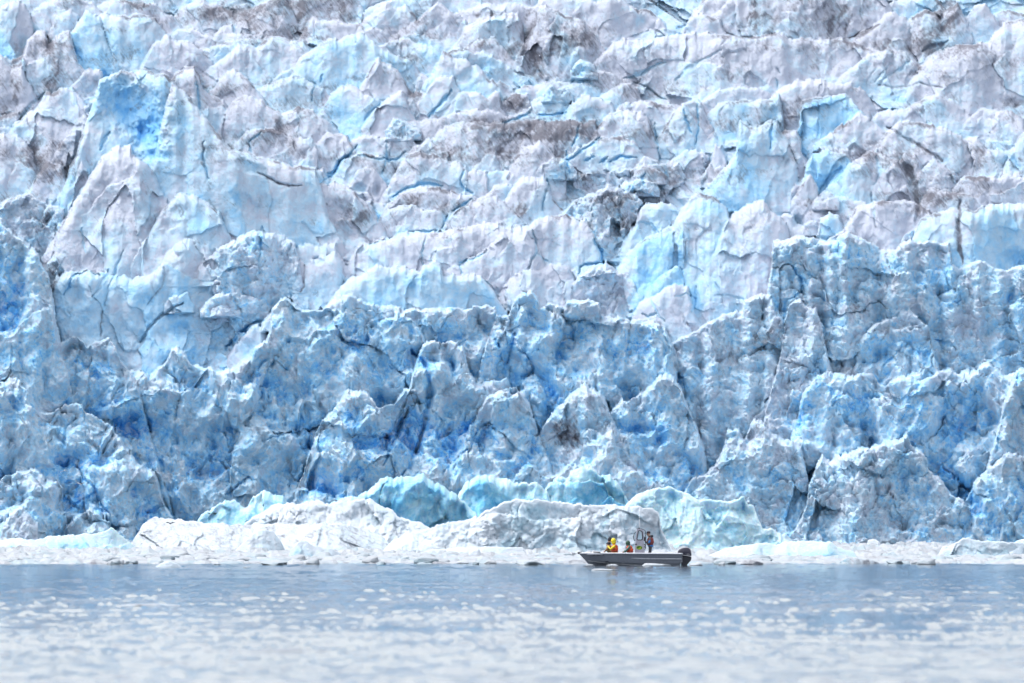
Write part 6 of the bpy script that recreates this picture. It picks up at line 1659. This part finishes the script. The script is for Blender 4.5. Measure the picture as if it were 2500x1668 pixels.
# seated beside, further in
J = dict(floor=FL, pelvis=(bx_(1491), 0, 0.60), chest=(bx_(1488.5), 0, 1.00), neck=(bx_(1488), 0, 1.23), head=(bx_(1488.5), 0, 1.42),
         elbow_n=(bx_(1481.5), -0.26, 0.90), hand_n=(bx_(1477), -0.10, 0.80), elbow_f=(bx_(1481), 0.26, 0.90), hand_f=(bx_(1477), 0.10, 0.80),
         knee_n=(bx_(1474.5), -0.12, 0.60), knee_f=(bx_(1474.5), 0.12, 0.60), foot_n=(bx_(1474.5), -0.12, FL + 0.07), foot_f=(bx_(1474.5), 0.12, FL + 0.07))
r, P, hd, ch = person("seated person in a dark hat and brown jacket beside the yellow raincoat", 1487, 0.28, True, J, dict(skin=M_SKIN, jacket=M_BRN, trousers=M_NAVY))
j = {"a": (tuple(hd + Vector((0, 0, 0.01))), (0.112, 0.12)), "b": (tuple(hd + Vector((0, 0, 0.10))), (0.118, 0.12)), "c": (tuple(hd + Vector((0, 0, 0.16))), (0.09, 0.09))}
ball("knit_hat", [(hd + Vector((0.01, 0, 0.05)), (0.125, 0.125, 0.10)), (hd + Vector((0.01, 0, 0.13)), (0.10, 0.10, 0.075))], M_NAVY, r)
j = {"a": (tuple(P("neck") + Vector((-0.04, 0, -0.02))), (0.12, 0.13)), "b": (tuple(P("neck") + Vector((-0.05, 0, 0.06))), (0.10, 0.11))}
ball("scarf", [(P("neck") + Vector((-0.05, 0, 0.02)), (0.135, 0.14, 0.09)), (P("neck") + Vector((-0.10, 0, -0.05)), (0.08, 0.09, 0.08))], M_NAVY, r)
vest(r, P, M_TAN)
# seated in green behind the console
J = dict(floor=FL, pelvis=(bx_(1539.5), 0, 0.58), chest=(bx_(1536.5), 0, 0.98), neck=(bx_(1534), 0, 1.15), head=(bx_(1531.8), 0, 1.265),
         elbow_n=(bx_(1527.5), -0.26, 0.82), hand_n=(bx_(1523), -0.12, 0.76), elbow_f=(bx_(1528), 0.26, 0.84), hand_f=(bx_(1522.5), 0.10, 0.78),
         knee_n=(bx_(1522.5), -0.12, 0.66), knee_f=(bx_(1522.5), 0.12, 0.66), foot_n=(bx_(1524), -0.12, FL + 0.07), foot_f=(bx_(1524), 0.12, FL + 0.07))
r, P, hd, ch = person("seated person in a dark green hood and orange life vest before the console", 1535, -0.42, True, J, dict(skin=M_SKIN, jacket=M_GRN, trousers=M_NAVY))
hood(r, hd, M_DGRN, 0.140)
vest(r, P, M_ORANGE)
# standing at the wheel
J = dict(floor=FL, pelvis=(bx_(1587.5), 0, 1.02), chest=(bx_(1588.0), 0, 1.45), neck=(bx_(1586.0), 0, 1.64), head=(bx_(1582.6), 0, 1.80),
         elbow_n=(bx_(1582.0), -0.27, 1.22), hand_n=(bx_(1577.8), -0.16, 1.33), elbow_f=(bx_(1581.5), 0.27, 1.22), hand_f=(bx_(1577.5), 0.12, 1.32),
         knee_n=(bx_(1585.0), -0.11, 0.62), knee_f=(bx_(1587.6), 0.11, 0.62), foot_n=(bx_(1586.5), -0.11, FL + 0.07), foot_f=(bx_(1590), 0.11, FL + 0.07))
r, P, hd, ch = person("person standing at the wheel in a dark cap, blue sleeve and red vest", 1587, -0.10, False, J, dict(skin=M_SKIN, jacket=M_GREY, trousers=M_WADER))
vest(r, P, M_RED)
j = {"a": (tuple(hd + Vector((0.005, 0, 0.045))), (0.108, 0.118)), "b": (tuple(hd + Vector((0.005, 0, 0.10))), (0.09, 0.10)), "c": (tuple(hd + Vector((0, 0, 0.13))), (0.04, 0.05))}
cap = ball("cap", [(hd + Vector((0.01, 0, 0.075)), (0.122, 0.112, 0.085))], M_CAP, r)
bm_ = bmesh.new(); add_box(bm_, hd + Vector((-0.165, 0, 0.045)), (0.13, 0.15, 0.016), Matrix.Rotation(math.radians(-10), 4, 'Y')); bmesh.ops.bevel(bm_, geom=bm_.edges[:], offset=0.007, segments=2, affect='EDGES'); bm_obj("cap_peak", bm_, M_CAP, cap)
j = {"a": (tuple(P("neck") + Vector((0.05, 0, -0.03))), (0.13, 0.14)), "b": (tuple(P("neck") + Vector((0.06, 0, 0.05))), (0.11, 0.13)), "c": (tuple(P("neck") + Vector((0.12, 0, 0.06))), (0.06, 0.09))}
ball("folded_hood", [(P("neck") + Vector((0.06, 0, 0.0)), (0.15, 0.15, 0.07)), (P("neck") + Vector((0.13, 0, 0.04)), (0.09, 0.11, 0.06))], M_NAVY, r)
sh = P("chest") + Vector((0, -0.175, 0.05)); el = P("elbow_n")
obj("blue_sleeve", skinned("blue_sleeve", {"a": (tuple(sh.lerp(el, 0.12)), 0.083), "b": (tuple(sh.lerp(el, 0.55)), 0.073), "c": (tuple(sh.lerp(el, 0.92)), 0.062)}, [("a", "b"), ("b", "c")], "a", 2), M_BLUE, r)
ball("blue_hem", [(P("pelvis") + Vector((0.02, 0, 0.10)), (0.175, 0.18, 0.09))], M_BLUE, r)

# ---------------------------------------------------------------- gulls
M_GULL = plain("gull_white", (0.74, 0.75, 0.78), 0.7)
M_GULLG = plain("gull_grey", (0.30, 0.31, 0.34), 0.7)
M_BILL = plain("gull_bill", (0.10, 0.07, 0.03), 0.5)
M_DARKB = plain("dark_plumage", (0.05, 0.045, 0.05), 0.7)
def gull(label, px, py, D, span=1.15, flap=25, rz=0.0, bank=0.0, dark=False, standing=False, zfix=None):
    mb, mw = (M_DARKB, M_DARKB) if dark else (M_GULL, M_GULLG)
    z = py2z(py, D) if zfix is None else zfix
    r = tag(empty("gull", (px2x(px, D), D, z), rz), label, "bird", "gulls at the glacier front")
    r.rotation_euler = (0, bank, rz)
    s = span / 1.15
    lift = 0.15 * s if standing else 0.0
    V = lambda x, y, zz: (x * s, y * s, zz * s + lift)
    j = {"tail": (V(0.20, 0, 0.01), 0.022 * s), "rump": (V(0.12, 0, 0.01), (0.045 * s, 0.04 * s)), "mid": (V(0, 0, 0), (0.068 * s, 0.065 * s)), "breast": (V(-0.10, 0, 0.01), (0.06 * s, 0.06 * s)), "neck": (V(-0.17, 0, 0.05), 0.036 * s), "head": (V(-0.215, 0, 0.08), 0.042 * s)}
    body = obj("body", skinned("body", j, [("tail", "rump"), ("rump", "mid"), ("mid", "breast"), ("breast", "neck"), ("neck", "head")], "mid", 2), mb, r)
    tube_obj("bill", [V(-0.25, 0, 0.078), V(-0.305, 0, 0.066)], 0.012 * s, M_BILL, body, seg=6, r1=0.004 * s)
    bm = bmesh.new()
    def fan(P, t=0.008):
        a = [bm.verts.new(V(x, y, zz + t)) for x, y, zz in P]; b = [bm.verts.new(V(x, y, zz - t)) for x, y, zz in P]
        n = len(P); bm.faces.new(a); bm.faces.new(b[::-1])
        for k in range(n): bm.faces.new((a[k], b[k], b[(k + 1) % n], a[(k + 1) % n]))
    fan([(0.16, -0.03, 0.01), (0.30, -0.06, 0.0), (0.32, 0, 0.0), (0.30, 0.06, 0.0), (0.16, 0.03, 0.01)])
    bm_obj("tail", bm, mb, r)
    for sd in (-1, 1):
        bm = bmesh.new()
        if standing:
            fan([(-0.08, sd * 0.062, 0.05), (0.06, sd * 0.07, 0.05), (0.30, sd * 0.03, 0.015), (0.10, sd * 0.06, -0.02), (-0.05, sd * 0.066, -0.02)])
            bm_obj("wing", bm, mw, r)
            tube_obj("leg", [V(0.0, sd * 0.03, -0.05), (0.01 * s, sd * 0.03 * s, 0.0)], 0.007 * s, M_BILL, r, seg=6)
        else:
            a1, a2 = math.radians(flap), math.radians(flap * 0.25 - 12)
            y1, z1 = 0.26 * math.cos(a1), 0.26 * math.sin(a1); y2, z2 = y1 + 0.30 * math.cos(a2), z1 + 0.30 * math.sin(a2)
            fan([(-0.09, sd * 0.04, 0.03), (-0.13, sd * y1, z1 + 0.03), (-0.02, sd * y2, z2 + 0.03), (0.03, sd * (y2 - 0.02), z2 + 0.03), (0.02, sd * y1, z1 + 0.03), (0.06, sd * 0.04, 0.03)])
            bm_obj("wing", bm, mw if sd < 0 else mb, r)
    return r
gull("white gull flying with raised wings before the left blue cliff", 197, 1183, 868, 1.15, 38, math.radians(80))
gull("white gull gliding level with outstretched wings, far left", 71, 1220, 866, 1.3, 6, math.radians(85))
gull("white gull banking with arched wings above the left bluff", 158, 1149, 868, 1.1, -25, math.radians(75))
gull("dark gull flying low over the layered white floe", 416, 1279, 690, 0.95, 30, math.radians(70), dark=True)
def surface_D(label, px, py):
    V = BERGS[label]["V"][4:].reshape(-1, 3)
    qx, qy = 1250 + V[:, 0] / V[:, 1] * F, HORIZON - (V[:, 2] - CAM_H) / V[:, 1] * F
    k = int(np.argmin((qx - px) ** 2 + (qy - py) ** 2))
    return V[k]
for lb, px, py, rz in (("dark bird perched on the left part of the peaked cyan iceberg", 512, 1257, 0.3), ("dark bird perched right of another on the peaked cyan iceberg", 525, 1257, 2.6)):
    v = surface_D("clear cyan iceberg with a sharp peak behind the white floe, left", px, py)
    gull(lb, px, py, float(v[1]), 1.0, 0, rz, dark=True, standing=True, zfix=float(v[2]) - 0.02)
_st = chunk(1400, 1369, 74, 17, "pale rounded ice hump under the gull left of the bow", None, k=1, name="ice_floe", cat="ice floe")
gull("grey and white gull standing on ice just left of the bow", 1399, 1349, _st.location.y, 1.1, 0, 0.0, standing=True, zfix=_st.location.z + _st.scale.z * 0.62)
